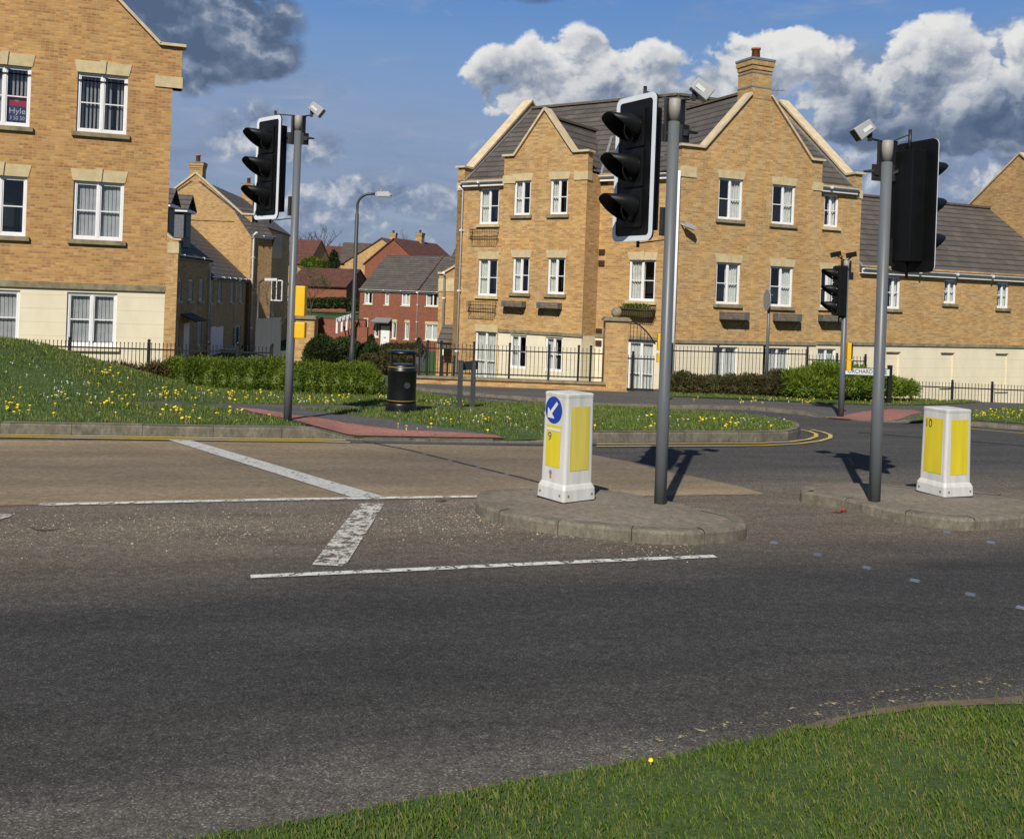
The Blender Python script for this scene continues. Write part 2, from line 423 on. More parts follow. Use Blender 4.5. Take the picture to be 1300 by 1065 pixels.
def thing(name, label, cat, loc=(0, 0, 0), group=None):
    o = bpy.data.objects.new(name, None); COL.objects.link(o); o.location = loc; o.empty_display_size = .2
    o['label'] = label; o['category'] = cat
    if group: o['group'] = group
    return o
def tag(o, label, cat, group=None, kind=None):
    if label: o['label'] = label
    if cat: o['category'] = cat
    if group: o['group'] = group
    if kind: o['kind'] = kind
    return o
def struct(o): o['kind'] = 'structure'; return o
def copy_tree(o, parent=None):
    c = o.copy(); COL.objects.link(c)
    if parent is not None: c.parent = parent
    for ch in list(o.children): copy_tree(ch, c)
    return c
def text_mesh(name, txt, size, mat, parent, mtx, extrude=.0015, sx=1.0):
    cu = bpy.data.curves.new(name, 'FONT'); cu.body = txt; cu.size = size; cu.extrude = extrude
    cu.align_x = 'CENTER'; cu.align_y = 'CENTER'; cu.resolution_u = 3
    to = bpy.data.objects.new(name+'_src', cu); COL.objects.link(to)
    dg = bpy.context.evaluated_depsgraph_get()
    me = bpy.data.meshes.new_from_object(to.evaluated_get(dg))
    bpy.data.objects.remove(to); bpy.data.curves.remove(cu)
    me.transform(Matrix.Diagonal((sx, 1, 1, 1))); me.transform(mtx); me.materials.clear(); me.materials.append(MT[mat])
    ob = bpy.data.objects.new(name, me); COL.objects.link(ob); ob.parent = parent
    return ob
class F3:
    """vertical face: origin (x,y), heading angle in degrees, s runs to the right, out is toward the viewer"""
    def __init__(s, o, ang=None, d=None):
        s.o = Vector((o[0], o[1]))
        s.d = Vector(d).normalized() if d is not None else Vector((math.cos(rad(ang)), math.sin(rad(ang))))
        s.n = Vector((s.d.y, -s.d.x))
    def pt(s, a, z, out=0.0):
        p = s.o + s.d*a + s.n*out; return Vector((p.x, p.y, z))
    def hit(s, u, v, out=0.0):
        rx, rz = ray(u, v); o = s.o + s.n*out
        # (rx*Y, Y) = o + d*t
        Y = (o.x*s.d.y - o.y*s.d.x)/(rx*s.d.y - s.d.x)
        t = (rx*Y-o.x)*s.d.x + (Y-o.y)*s.d.y
        return t, CH + rz*Y, Y
    def box(s, mb, s0, s1, z0, z1, o0, o1, m=0):
        mb.obox(s.pt(s0, z0, o0), Vector((s.d.x, s.d.y, 0))*(s1-s0), Vector((s.n.x, s.n.y, 0))*(o1-o0), (0, 0, z1-z0), m)
    def sub(s, a, out, dang):
        """new face starting at this point turned by dang"""
        p = s.pt(a, 0, out); c, sn = math.cos(rad(dang)), math.sin(rad(dang))
        return F3((p.x, p.y), d=(s.d.x*c - s.d.y*sn, s.d.x*sn + s.d.y*c))
def wall(mb, F, s0, s1, z0, z1, holes=(), m=0, dm=1, depth=.14, room=.55, mfun=None):
    S = sorted({s0, s1, *[h[0] for h in holes], *[h[1] for h in holes]}); Zs = sorted({z0, z1, *[h[2] for h in holes], *[h[3] for h in holes]})
    S = [q for q in S if s0-1e-6 <= q <= s1+1e-6]; Zs = [q for q in Zs if z0-1e-6 <= q <= z1+1e-6]
    for a, b in zip(S, S[1:]):
        for c, d in zip(Zs, Zs[1:]):
            ms, mz = (a+b)/2, (c+d)/2
            if any(h[0] < ms < h[1] and h[2] < mz < h[3] for h in holes): continue
            mb.face([F.pt(a, c), F.pt(b, c), F.pt(b, d), F.pt(a, d)], m)
    for (a, b, c, d) in holes:
        if d <= z0+1e-6 or c >= z1-1e-6: continue
        c, d = max(c, z0), min(d, z1)
        for (o0, o1, mm) in ((0, -depth, m), (-depth, -room, dm)):
            q = lambda s_, z_, o_: F.pt(s_, z_, o_)
            mb.face([q(a, c, o1), q(a, c, o0), q(a, d, o0), q(a, d, o1)], mm)
            mb.face([q(b, c, o0), q(b, c, o1), q(b, d, o1), q(b, d, o0)], mm)
            mb.face([q(a, d, o0), q(b, d, o0), q(b, d, o1), q(a, d, o1)], mm)
            mb.face([q(a, c, o1), q(b, c, o1), q(b, c, o0), q(a, c, o0)], mm)
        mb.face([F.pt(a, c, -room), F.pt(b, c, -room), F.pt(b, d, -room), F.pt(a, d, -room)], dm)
def folds(mb, F, s0, s1, z0, z1, out, pitch=.09, amp=.025, m=0):
    n = max(2, int((s1-s0)/pitch*2))
    for i in range(n):
        a = s0+(s1-s0)*i/n; b = s0+(s1-s0)*(i+1)/n
        oa = out+(amp if i % 2 else -amp); ob = out+(-amp if i % 2 else amp)
        mb.face([F.pt(a, z0, oa), F.pt(b, z0, ob), F.pt(b, z1, ob), F.pt(a, z1, oa)], m)
def window(parent, F, s0, s1, z0, z1, inside='curtain', bars=True, lintel='key', sill=True, leaves=2, fw=.046, door=False, lh=.25, label=None, transom=.5):
    mb = MB(); d0, d1 = -.11, -.045
    F.box(mb, s0, s0+fw, z0, z1, d0, d1); F.box(mb, s1-fw, s1, z0, z1, d0, d1)
    F.box(mb, s0+fw, s1-fw, z1-fw, z1, d0, d1); F.box(mb, s0+fw, s1-fw, z0, z0+fw*1.2, d0, d1)
    xs = [s0+fw]
    for k in range(1, leaves):
        c = s0+(s1-s0)*k/leaves; w = fw*1.1
        F.box(mb, c-w/2, c+w/2, z0+fw*1.2, z1-fw, d0, d1+.004); xs += [c-w/2, c+w/2]
    xs.append(s1-fw)
    for a, b in zip(xs[::2], xs[1::2]):
        # sash
        t = fw*.42; zz0, zz1 = z0+fw*1.2, z1-fw
        F.box(mb, a, a+t, zz0, zz1, d0+.01, d1-.012); F.box(mb, b-t, b, zz0, zz1, d0+.01, d1-.012)
        F.box(mb, a+t, b-t, zz1-t, zz1, d0+.01, d1-.012); F.box(mb, a+t, b-t, zz0, zz0+t, d0+.01, d1-.012)
        if bars:
            zc = z0+(z1-z0)*transom; F.box(mb, a+t, b-t, zc-.014, zc+.014, d0+.01, d1-.014)
    w = mb.build('french_door' if door else 'window', 'upvc', parent)
    if label: w['label'] = label
    g = MB(); g.face([F.pt(s0+fw, z0+fw, -.082), F.pt(s1-fw, z0+fw, -.082), F.pt(s1-fw, z1-fw, -.082), F.pt(s0+fw, z1-fw, -.082)])
    g.build('pane', 'glass', w)
    W = s1-s0
    if inside:
        c = MB(); mt = 'curtain'; e = .02
        if inside == 'blind':
            n = max(6, int(W/.085)); mt = 'blind'
            for i in range(n):
                a = s0+W*(i+.03)/n; b = s0+W*(i+.90)/n
                c.face([F.pt(a, z0, -.135), F.pt(b, z0, -.15), F.pt(b, z1, -.15), F.pt(a, z1, -.135)])
        elif inside == 'open_blind':
            n = max(6, int(W/.085)); mt = 'blind'
            for i in range(n):
                if R.random() < .12: continue
                a = s0+W*(i+.25)/n; b = s0+W*(i+.72)/n
                c.face([F.pt(a, z0, -.14), F.pt(b, z0, -.165), F.pt(b, z1, -.165), F.pt(a, z1, -.14)])
        elif inside == 'left': folds(c, F, s0+e, s0+W*(.47+.1*math.sin(s0*7+z0*3)), z0, z1-e, -.155)
        elif inside == 'right': folds(c, F, s0+W*(.53-.1*math.sin(s0*7+z0*3)), s1-e, z0, z1-e, -.155)
        elif inside == 'both': folds(c, F, s0+e, s0+W*.30, z0, z1-e, -.155); folds(c, F, s0+W*.70, s1-e, z0, z1-e, -.155)
        elif inside == 'full': folds(c, F, s0+e, s1-e, z0, z1-e, -.15, .12, .015)
        else: folds(c, F, s0+e, s0+W*.36, z0, z1-e, -.155)
        c.build('curtain' if mt == 'curtain' else 'blind', mt, w)
    if lintel:
        l = MB(); sp = .06; lo = .015
        def trap(a0, a1, b0, b1, za, zb, out):
            P = [(a0, za), (a1, za), (b1, zb), (b0, zb)]
            fr = [F.pt(x, z, out) for x, z in P]; bk = [F.pt(x, z, -.02) for x, z in P]
            l.face(fr)
            for i in range(4):
                j = (i+1) % 4; l.face([bk[i], bk[j], fr[j], fr[i]])
        if lintel == 'key':
            c = (s0+s1)/2
            trap(s0-.02, c-.052, s0-.02-sp, c-.077, z1+.002, z1+lh, lo); trap(c+.052, s1+.02, c+.077, s1+.02+sp, z1+.002, z1+lh, lo)
            trap(c-.05, c+.05, c-.075, c+.075, z1+.0, z1+lh+.035, lo+.03)
        else: trap(s0-.04, s1+.04, s0-.04-sp*(lintel == 'splay'), s1+.04+sp*(lintel == 'splay'), z1+.002, z1+lh, lo)
        l.build('lintel', 'stone', w)
    if sill:
        q = MB(); F.box(q, s0-.09, s1+.09, z0-.11, z0-.004, -.05, .07)
        q.build('sill', 'sill' if sill is True else sill, w)
    return w
def coping(mb, pts, w, h, m=0):
    """boxes along a chain of points (top-centre line)"""
    for a, b in zip(pts, pts[1:]):
        a, b = Vector(a), Vector(b); d = (b-a).normalized()
        mb.bar(a-d*.01, b+d*.01, w, h, m)
def slab(mb, pts, t, m=0):
    pts = [Vector(p) for p in pts]; n = (pts[1]-pts[0]).cross(pts[2]-pts[0]).normalized()
    if n.z < 0: pts = pts[::-1]; n = -n
    lo = [p-n*t for p in pts]
    mb.face(pts, m); mb.face(lo[::-1], m)
    for i in range(len(pts)):
        j = (i+1) % len(pts); mb.face([lo[i], lo[j], pts[j], pts[i]], m)
# sheets that follow the ground
def sheet(name, poly, dz, mat, step=.8, skirt=0.0, raw=False):
    bm = bmesh.new()
    vs = [bm.verts.new((p[0], p[1], 0)) for p in poly]
    f = bm.faces.new(vs)
    if f.normal.z < 0 or f.calc_area() > 0 and (f.normal_update() or f.normal.z < 0): f.normal_flip()
    bmesh.ops.triangulate(bm, faces=bm.faces[:])
    xs = [p[0] for p in poly]; ys = [p[1] for p in poly]
    def cuts(lo, hi, axis):
        q = math.ceil(lo/step)*step
        while q < hi:
            co = (q, 0, 0) if axis == 0 else (0, q, 0); no = (1, 0, 0) if axis == 0 else (0, 1, 0)
            bmesh.ops.bisect_plane(bm, geom=bm.verts[:]+bm.edges[:]+bm.faces[:], plane_co=co, plane_no=no, dist=1e-5)
            q += step
    cuts(min(ys), max(ys), 1); cuts(min(xs), max(xs), 0)
    for v in bm.verts: v.co.z = gz(v.co.x, v.co.y)+dz
    if skirt:
        be = [e for e in bm.edges if len(e.link_faces) == 1]
        r = bmesh.ops.extrude_edge_only(bm, edges=be)
        for v in [g_ for g_ in r['geom'] if isinstance(g_, bmesh.types.BMVert)]: v.co.z -= skirt
    bmesh.ops.recalc_face_normals(bm, faces=bm.faces)
    me = bpy.data.meshes.new(name); bm.to_mesh(me); bm.free(); me.materials.append(MT[mat])
    ob = bpy.data.objects.new(name, me); COL.objects.link(ob)
    return struct(ob)
def gp(pts, dz=0.0): return [tuple(gnd(u, v, dz))[:2] for u, v in pts]
def inpoly(x, y, poly):
    c = False; j = len(poly)-1
    for i in range(len(poly)):
        if (poly[i][1] > y) != (poly[j][1] > y) and x < (poly[j][0]-poly[i][0])*(y-poly[i][1])/(poly[j][1]-poly[i][1])+poly[i][0]: c = not c
        j = i
    return c
def smooth_poly(pts, n=3, closed=True):
    for _ in range(n):
        q = []; L = len(pts)
        for i in range(L if closed else L-1):
            a, b = pts[i], pts[(i+1) % L]
            q += [(a[0]*.75+b[0]*.25, a[1]*.75+b[1]*.25), (a[0]*.25+b[0]*.75, a[1]*.25+b[1]*.75)]
        pts = q if closed else [pts[0]]+q+[pts[-1]]
    return pts
def inset(poly, d):
    L = len(poly); ar = sum(poly[i][0]*poly[(i+1) % L][1]-poly[(i+1) % L][0]*poly[i][1] for i in range(L)); sg = 1 if ar > 0 else -1
    out = []
    for i in range(L):
        a, b = Vector(poly[i-1]), Vector(poly[(i+1) % L]); t = (b-a).normalized(); n = Vector((-t.y, t.x))*sg
        out.append((poly[i][0]+n.x*d, poly[i][1]+n.y*d))
    return out
# ================================================================== GROUND
def build_ground():
    xs = [-500, -300, -180, -120, -80] + [-60+2*i for i in range(10)] + [-40+1*i for i in range(81)] + [42+2*i for i in range(10)] + [80, 120, 180, 300, 500]
    ys = [-60, -30, -10, -4] + [i*1.0-2 for i in range(62)] + [62+2*i for i in range(30)] + [125, 140, 160, 200, 260, 350, 500, 800]
    me = bpy.data.meshes.new('ground')
    V = [(x, y, gz(x, y)-.06) for y in ys for x in xs]; n = len(xs)
    Fs = [(j*n+i, j*n+i+1, (j+1)*n+i+1, (j+1)*n+i) for j in range(len(ys)-1) for i in range(n-1)]
    me.from_pydata(V, [], Fs); me.materials.append(MT['turf'])
    for p in me.polygons: p.use_smooth = True
    o = bpy.data.objects.new('ground', me); COL.objects.link(o); struct(o)
build_ground()
def vline(p, q, x): return (x, p[1]+(q[1]-p[1])*(x-p[0])/(q[0]-p[0]))
sheet('road', [(-32, -3), (32, -3), (32, 29.0), (10, 29.0), (-8, 28.0), (-14, 24), (-32, 24)], 0, 'asphalt', 1.0)
sheet('estate_road', [(-10, 27.5), (-2.8, 27.5), (-4, 45), (-7, 84), (-13, 84), (-15, 60), (-11, 40)], .02, 'path', 2.0)
# kerb line of the far verge (world)
KL = gp([(0, 551), (150, 553.5), (300, 556), (400, 557), (440, 558), (560, 560), (640, 561), (700, 561.5), (760, 561.5), (880, 561), (960, 561), (1000, 559.5)])
k0 = vline(KL[0], KL[2], -30)
nose = gp([(1012, 556.5), (1016, 552), (1014, 548), (1006, 545)])
back = gp([(980, 540.5), (900, 532), (840, 528), (760, 524.5), (700, 522), (640, 520), (600, 518), (570, 513), (540, 508), (520, 500)], .0)
VERGE = [k0]+KL+nose+back+[(-5.4, 25.5), (-30, 25.5)]
drop_a, drop_b = Vector(KL[4]), Vector(KL[7])
def drop(x, y):
    d = drop_b-drop_a; L = d.length; d = d/L; r = Vector((x, y))-drop_a
    t = r.dot(d); n = abs(r.x*d.y-r.y*d.x)
    lat = sstep(-.55, .15, t)*(1-sstep(L-.35, L+.4, t))
    return lat*(1-sstep(.25, 1.5, n))
def vdz(x, y): return .155 - .135*drop(x, y)
def vsheet(name, poly, extra, mat, step=.5, skirt=0.0):
    o = sheet(name, poly, 0, mat, step, 0)
    for v in o.data.vertices: v.co.z += vdz(v.co.x, v.co.y)+extra
    return o
vsheet('grass_verge', VERGE, 0, 'turf', .5)
def kerb(name, line, z0, zt, w=.13, seglen=.9, side=1, hfun=None, mat='kerb'):
    """kerb stones along a world polyline, the road on its right-hand side when side=1"""
    mb = MB(); pts = [Vector(p) for p in line]
    # resample
    res = [pts[0]]; acc = 0
    dense = []
    for a, b in zip(pts, pts[1:]):
        n = max(1, int((b-a).length/.15))
        dense += [a+(b-a)*i/n for i in range(n)]
    dense.append(pts[-1]); out = [dense[0]]; acc = 0
    marks = [0]
    for a, b in zip(dense, dense[1:]):
        acc += (b-a).length; out.append(b)
        if acc >= seglen: marks.append(len(out)-1); acc = 0
    if marks[-1] != len(out)-1: marks.append(len(out)-1)
    def nrm(i):
        a, b = out[max(0, i-1)], out[min(len(out)-1, i+1)]; t = (b-a).normalized(); return Vector((-t.y, t.x))*side
    for m0, m1 in zip(marks, marks[1:]):
        j = R.uniform(-.004, .004)
        for i in range(m0, m1):
            a, b = out[i], out[i+1]; na, nb = nrm(i), nrm(i+1)
            d = (b-a)
            a2 = a+d.normalized()*.003 if i == m0 else a; b2 = b-d.normalized()*.003 if i == m1-1 else b
            def top(p): return gz(p.x, p.y)+(hfun(p.x, p.y) if hfun else zt)+j+.003
            def bot(p): return gz(p.x, p.y)+z0
            f = -.003; ch = .02
            ring_a = [a2+na*f, a2+na*(f+.012), a2+na*(f+.03), a2+na*w]; ring_b = [b2+nb*f, b2+nb*(f+.012), b2+nb*(f+.03), b2+nb*w]
            za = [top(a2)-ch*1.4, top(a2)-ch*.3, top(a2), top(a2)]; zb = [top(b2)-ch*1.4, top(b2)-ch*.3, top(b2), top(b2)]
            V3 = lambda p, z: (p.x, p.y, z)
            mb.face([V3(ring_a[0], bot(a2)), V3(ring_b[0], bot(b2)), V3(ring_b[0], zb[0]), V3(ring_a[0], za[0])])
            for q in range(3):
                mb.face([V3(ring_a[q], za[q]), V3(ring_b[q], zb[q]), V3(ring_b[q+1], zb[q+1]), V3(ring_a[q+1], za[q+1])], smooth=q < 2)
            if i == m0: mb.face([V3(ring_a[0], bot(a2)), V3(ring_a[0], za[0]), V3(ring_a[3], za[3]), V3(ring_a[3], bot(a2))])
            if i == m1-1: mb.face([V3(ring_b[3], bot(b2)), V3(ring_b[3], zb[3]), V3(ring_b[0], zb[0]), V3(ring_b[0], bot(b2))])
    return struct(mb.build(name, mat))
kerb('kerb', [k0]+KL+nose+back[:7], -.05, 0, side=1, hfun=vdz)
# paths on the verge
def gv(pts):
    out = []
    for u, v in pts:
        dz = .1
        for _ in range(14): p = gnd(u, v, dz); dz = dz*.5+vdz(p.x, p.y)*.5
        out.append((p.x, p.y))
    return out
P1 = gv([(150, 511), (180, 510.5), (250, 511.5), (340, 513.5), (450, 515), (560, 515.8), (608, 516.5), (645, 520), (560, 518.7), (450, 518), (377, 519.5), (340, 522), (300, 519), (230, 516), (180, 514)])
KB = [(x, y+.13) for x, y in KL]
P2 = gv([(300, 518), (340, 519), (371, 518.6), (420, 524), (468, 530.5), (520, 537), (552, 541.6), (600, 548.5), (640, 554)])+[KB[6], KB[5], KB[4]]+gv([(425, 549), (400, 543), (357, 533), (330, 527), (300, 522)])
TC = gv([(300, 518.5), (330, 521), (370, 528), (421, 535), (512, 548), (572, 550), (628, 553.5)])+[KB[6], KB[5], KB[4]]+gv([(425, 549), (400, 542.6), (357, 532), (320, 524.5)])
vsheet('footpath', P1, .006, 'path', .4); vsheet('footpath', P2, .009, 'path', .3); vsheet('tactile_paving', TC, .022, 'tactile', .3)
# far footway beyond the side road
FK = gp([(300, 486), (470, 491), (545, 497.5), (620, 504.5), (700, 511.5), (761, 517), (850, 519), (953, 520.5), (1000, 525), (1041, 529.7), (1090, 534.5), (1146, 536.5), (1180, 536.5), (1235, 541), (1300, 546)])
fk_end = vline(FK[-2], FK[-1], 26); fk_end = (26, fk_end[1]-.6)
FOOT = FK+[fk_end, (26, 30.2), (-3.0, 30.2), (-3.0, 27.9), (-9, 27.9)]
fd_a, fd_b = Vector(FK[9]), Vector(FK[11])
def fdz(x, y):
    d = fd_b-fd_a; L = d.length; d = d/L; r = Vector((x, y))-fd_a; t = r.dot(d); n = abs(r.x*d.y-r.y*d.x)
    return .085-.07*sstep(-.6, .1, t)*(1-sstep(L-.1, L+.6, t))*(1-sstep(.3, 1.6, n))
def fsheet(name, poly, extra, mat, step=.5):
    o = sheet(name, poly, 0, mat, step)
    for v in o.data.vertices: v.co.z += fdz(v.co.x, v.co.y)+extra
    return o
fsheet('pavement', FOOT, 0, 'path')
kerb('kerb', FK+[fk_end], -.05, 0, hfun=fdz)
fsheet('tactile_paving', gp([(1047, 529.5), (1100, 525.5), (1133, 522), (1160, 523.5), (1172, 527), (1150, 531), (1130, 533.5), (1090, 532.5)], .03), .008, 'tactile', .5)
GR3 = gp([(846, 500), (846, 503.5), (950, 506), (1040, 512), (1110, 515), (1180, 514.5), (1240, 511.5), (1320, 508)], .085) + [(26, 29.8), (4.3, 29.8)]
GR4 = gp([(1143, 533.5), (1175, 529), (1205, 525.5), (1235, 522), (1300, 517.5), (1400, 512), (1480, 556), (1400, 549), (1300, 538.5), (1235, 534), (1180, 532.5)], .085)
fsheet('grass_verge', GR3, .012, 'turf'); fsheet('grass_verge', GR4, .012, 'turf')
# near verge under the photographer
e0 = gp([(800, 972), (850, 966), (905, 953), (960, 945), (1010, 930), (1060, 922), (1120, 906), (1180, 899), (1240, 896), (1300, 892)])
NEAR = [(-14, -1.4), (-5, 2.1), (-2.0, 3.35)]+e0+[(5.2, 6.5), (12, 9.6), (32, 18), (32, -3), (-14, -3)]
sheet('grass_verge', NEAR, .02, 'turf', 1.0)
SO = gp([(1010, 932), (1040, 921), (1075, 914), (1120, 904), (1180, 896), (1240, 893), (1330, 886), (1330, 899), (1250, 900), (1180, 904), (1120, 912), (1075, 918), (1055, 930)])
sheet('bare_soil', SO, .026, 'soil', 1.0)
# buff surfacing and markings
k1 = vline(KL[0], KL[2], -20); c0, c1 = gp([(50, 641), (600, 630)]); c2 = vline(c0, c1, -20)
TAN = [(k1[0], k1[1]-.32)]+gp([(0, 558.5), (440, 563), (690, 567), (735, 573), (757, 578.5), (800, 586.5), (840, 597.5), (900, 609), (940, 618), (972, 627.5), (800, 630), (700, 630.5), (600, 631)])+[c0, c2]
sheet('buff_road_surface', TAN, .004, 'tan', 2.0)
def line_strip(name, px, w, mat, dz=.009):
    pts = [Vector(p) for p in (gp(px) if len(px[0]) == 2 and max(abs(px[0][0]), abs(px[0][1])) > 60 else px)]
    mb = MB(); L = []; Rr = []
    for i, p in enumerate(pts):
        a, b = pts[max(0, i-1)], pts[min(len(pts)-1, i+1)]; t = (b-a).normalized(); n = Vector((-t.y, t.x))*w/2
        L.append(p+n); Rr.append(p-n)
    for i in range(len(pts)-1):
        mb.face([(q.x, q.y, gz(q.x, q.y)+dz) for q in (Rr[i], Rr[i+1], L[i+1], L[i])])
    return struct(mb.build(name, mat))
def poly_mark(name, px, mat, dz=.009):
    mb = MB(); P = gp(px); P = [(x, y, gz(x, y)+dz) for x, y in P]
    mb.face(P if (Vector(P[1])-Vector(P[0])).cross(Vector(P[2])-Vector(P[1])).z > 0 else P[::-1]); return struct(mb.build(name, mat))
line_strip('white_road_line', [(318, 733), (480, 726), (620, 719.5), (760, 713), (908, 707)], .085, 'wline')
line_strip('white_road_line', [(50, 641.5), (200, 638.3), (350, 635), (480, 633), (606, 631)], .10, 'wline', .0095)
poly_mark('white_road_line', [(214, 559.5), (243, 560.2), (488, 632), (446, 632.5)], 'wline_tan', .013)
poly_mark('white_road_line', [(456, 640), (488, 640), (438, 720), (396, 718)], 'wline_worn', .009)
poly_mark('white_road_line', [(-60, 651.5), (16, 654), (12, 657), (-60, 676)], 'wline_worn', .009)
yl = lambda off: [vline(KL[0], KL[2], -20)] + KL[:5]
def offs(line, d):
    out = []
    P = [Vector(p) for p in line]
    for i, p in enumerate(P):
        a, b = P[max(0, i-1)], P[min(len(P)-1, i+1)]; t = (b-a).normalized(); out.append(tuple(p+Vector((t.y, -t.x))*d))
    return out
YL = [vline(KL[0], KL[2], -20)]+KL[:5]
line_strip('yellow_road_line', offs(YL, .13), .07, 'yline', .013)
line_strip('yellow_road_line', offs(YL[:-1]+[tuple(gnd(448, 558.5))[:2]], .30), .07, 'yline', .013)
line_strip('yellow_road_line', [(757, 564.5), (880, 564), (960, 563.5), (1003, 561.5), (1026, 558.5), (1036, 555), (1036, 551.5), (1027, 548), (1012, 545.5)], .07, 'yline', .013)
line_strip('yellow_road_line', [(757, 567.3), (880, 567), (970, 566.3), (1015, 564), (1041, 560.5), (1054, 556.5), (1054, 552.5), (1044, 549), (1030, 546)], .07, 'yline', .013)
line_strip('yellow_road_line', [(790, 951), (900, 925), (1020, 900), (1130, 880), (1300, 858), (1420, 846)], .07, 'yline_worn', .005)
line_strip('yellow_road_line', [(770, 964), (900, 937), (1020, 911), (1130, 890), (1300, 868), (1420, 855)], .06, 'yline_worn', .005)
line_strip('yellow_road_line', [(1180, 540.5), (1235, 545), (1300, 550.5), (1400, 559)], .09, 'yline', .009)
line_strip('white_road_line', [(528, 491), (548, 495)], .1, 'wline_worn', .007); line_strip('white_road_line', [(610, 507), (658, 511)], .1, 'wline_worn', .007)
line_strip('tar_seal_strip', [(462, 561), (520, 572), (580, 587), (620, 597), (662, 607), (700, 617)], .05, 'tarseal', .0085)
line_strip('tar_seal_strip', [(1090, 549), (1180, 556), (1300, 566), (1400, 575)], .16, 'tarseal', .005)
# gutter strip between the kerb and the buff surface
line_strip('drainage_channel', offs(YL[:-1], .215)[:1]+offs(KL, .2)[1:], .16, 'path', .006)
# studs
def stud(u, v, label, grp, ang):
    c = gnd(u, v)
    mb = MB(); ca, sa = math.cos(ang), math.sin(ang)
    ax = Vector((ca, sa, 0)); ay = Vector((-sa, ca, 0)); h = .004
    b = [c+ax*x+ay*y for x, y in ((-.036, -.024), (.036, -.024), (.036, .024), (-.036, .024))]
    t = [c+ax*x+ay*y+Vector((0, 0, h)) for x, y in ((-.028, -.017), (.028, -.017), (.028, .017), (-.028, .017))]
    mb.face([p+Vector((0, 0, .008)) for p in b][::1]); mb.face([p+Vector((0, 0, .010)) for p in t])
    for i in range(4):
        j = (i+1) % 4; mb.face([b[i], b[j], t[j]+Vector((0, 0, .01)), t[i]+Vector((0, 0, .01))])
    tag(mb.build('road_stud', 'stud'), label, 'road stud', grp)
for u, v in [(505, 568.8), (539.5, 577), (571.5, 585.5), (607, 594.5), (644, 603)]:
    stud(u, v, 'small metal road stud set in the dark sealed line crossing the buff surface', 'crossing studs on the buff lane', -.7)
for u, v in [(983, 689.5), (1038, 704.5), (1100.6, 721), (1161.6, 737.5), (1232, 755), (1297, 772)]:
    stud(u, v, 'small bluish metal stud in the row slanting across the near dark lane', 'crossing studs on the near lane', -.7)
for u, v in [(1203, 676), (1258, 689)]:
    stud(u, v, 'small flat metal stud in the road just in front of the right-hand traffic island', 'studs in front of the right island', -.7)
# ------------------------------------------------------------------ traffic islands
def island(top_px, zt=.115):
    P = [tuple(gnd(u, v, zt))[:2] for u, v in top_px]
    P = smooth_poly(P, 2)
    ar = sum(P[i][0]*P[(i+1) % len(P)][1]-P[(i+1) % len(P)][0]*P[i][1] for i in range(len(P)))
    if ar < 0: P = P[::-1]
    k = kerb('traffic_island_kerb', P+[P[0]], -.03, zt, w=.14, seglen=.62, side=1)
    mb = MB(); Q = inset(P, .135); c = Vector((sum(p[0] for p in Q)/len(Q), sum(p[1] for p in Q)/len(Q)))
    for i in range(len(Q)):
        a, b = Vector(Q[i]), Vector(Q[(i+1) % len(Q)])
        prev = (a, b)
        for s in (.66, .33, 0):
            a2, b2 = c+(a-c)*s, c+(b-c)*s
            h0 = zt+.002+.02*(1-((s+.34)/1.0)); 
            pa, pb = prev; hp = zt+.002+.02*(1-(s+.34)) if s < .66 else zt+.002
            hc = zt+.002+.02*(1-s)
            if s == 0: mb.face([(pa.x, pa.y, hp), (pb.x, pb.y, hp), (c.x, c.y, zt+.022)])
            else: mb.face([(pa.x, pa.y, hp), (pb.x, pb.y, hp), (b2.x, b2.y, hc), (a2.x, a2.y, hc)])
            prev = (a2, b2)
    # fix heights: ring boundaries share the same height
    struct(mb.build('traffic_island_top', 'isl', weld=True))
island([(604, 632), (606, 626), (618, 621), (655, 619.5), (700, 620), (760, 620.5), (800, 625), (840, 633), (880, 643), (920, 650.5), (944, 658), (950, 667), (935, 671), (900, 674), (858, 675), (811, 672.5), (748, 666), (685, 659.5), (637, 650), (607, 640)])
island([(1015, 621), (1022, 614.5), (1046, 613), (1092, 613), (1122, 614.5), (1162, 618), (1231, 622.5), (1277, 628), (1330, 638), (1350, 647), (1330, 652), (1279, 656.5), (1231, 659), (1196, 656.5), (1143, 649), (1092, 637), (1044, 626.5), (1019, 625)])
# grit lying on the hatched centre and round the island
def grit():
    mb = MB()
    for _ in range(2600):
        if R.random() < .55:
            u = R.uniform(-20, 640); t = (u+20)/660; v = R.gauss(672-8*t, 12)
        else: u = R.uniform(520, 880); v = 640+ (u-600)*.13+abs(R.gauss(0, 14))+8*R.random()
        if v < 634 or v > 735: continue
        p = gnd(u, v)
        if inpoly(p.x, p.y, ISL1): continue
        s = R.uniform(.003, .010)*(1.5 if R.random() < .06 else 1)
        a = R.uniform(0, 6.28); pts = [p+Vector((s*math.cos(a+k*2.09), s*math.sin(a+k*2.09), 0)) for k in range(3)]
        tp = p+Vector((0, 0, s*1.0)); m = R.choice((0, 0, 0, 1, 1, 2))
        for i in range(3): mb.face([pts[i], pts[(i+1) % 3], tp], m)
    ms = [M('grit_grey', (.22, .20, .18), .9, .2), M('grit_tan', (.30, .22, .14), .9, .2), M('grit_pale', (.42, .38, .32), .9, .2)]
    MT['g0'], MT['g1'], MT['g2'] = ms
    o = mb.build('loose_grit', ['g0', 'g1', 'g2']); tag(o, 'loose grit and small stones scattered on the hatched road centre', 'grit', kind='stuff')
ISL1 = [tuple(gnd(u, v, .1))[:2] for u, v in [(604, 632), (618, 621), (760, 620.5), (944, 658), (950, 667), (858, 675), (748, 666), (637, 650)]]
grit()
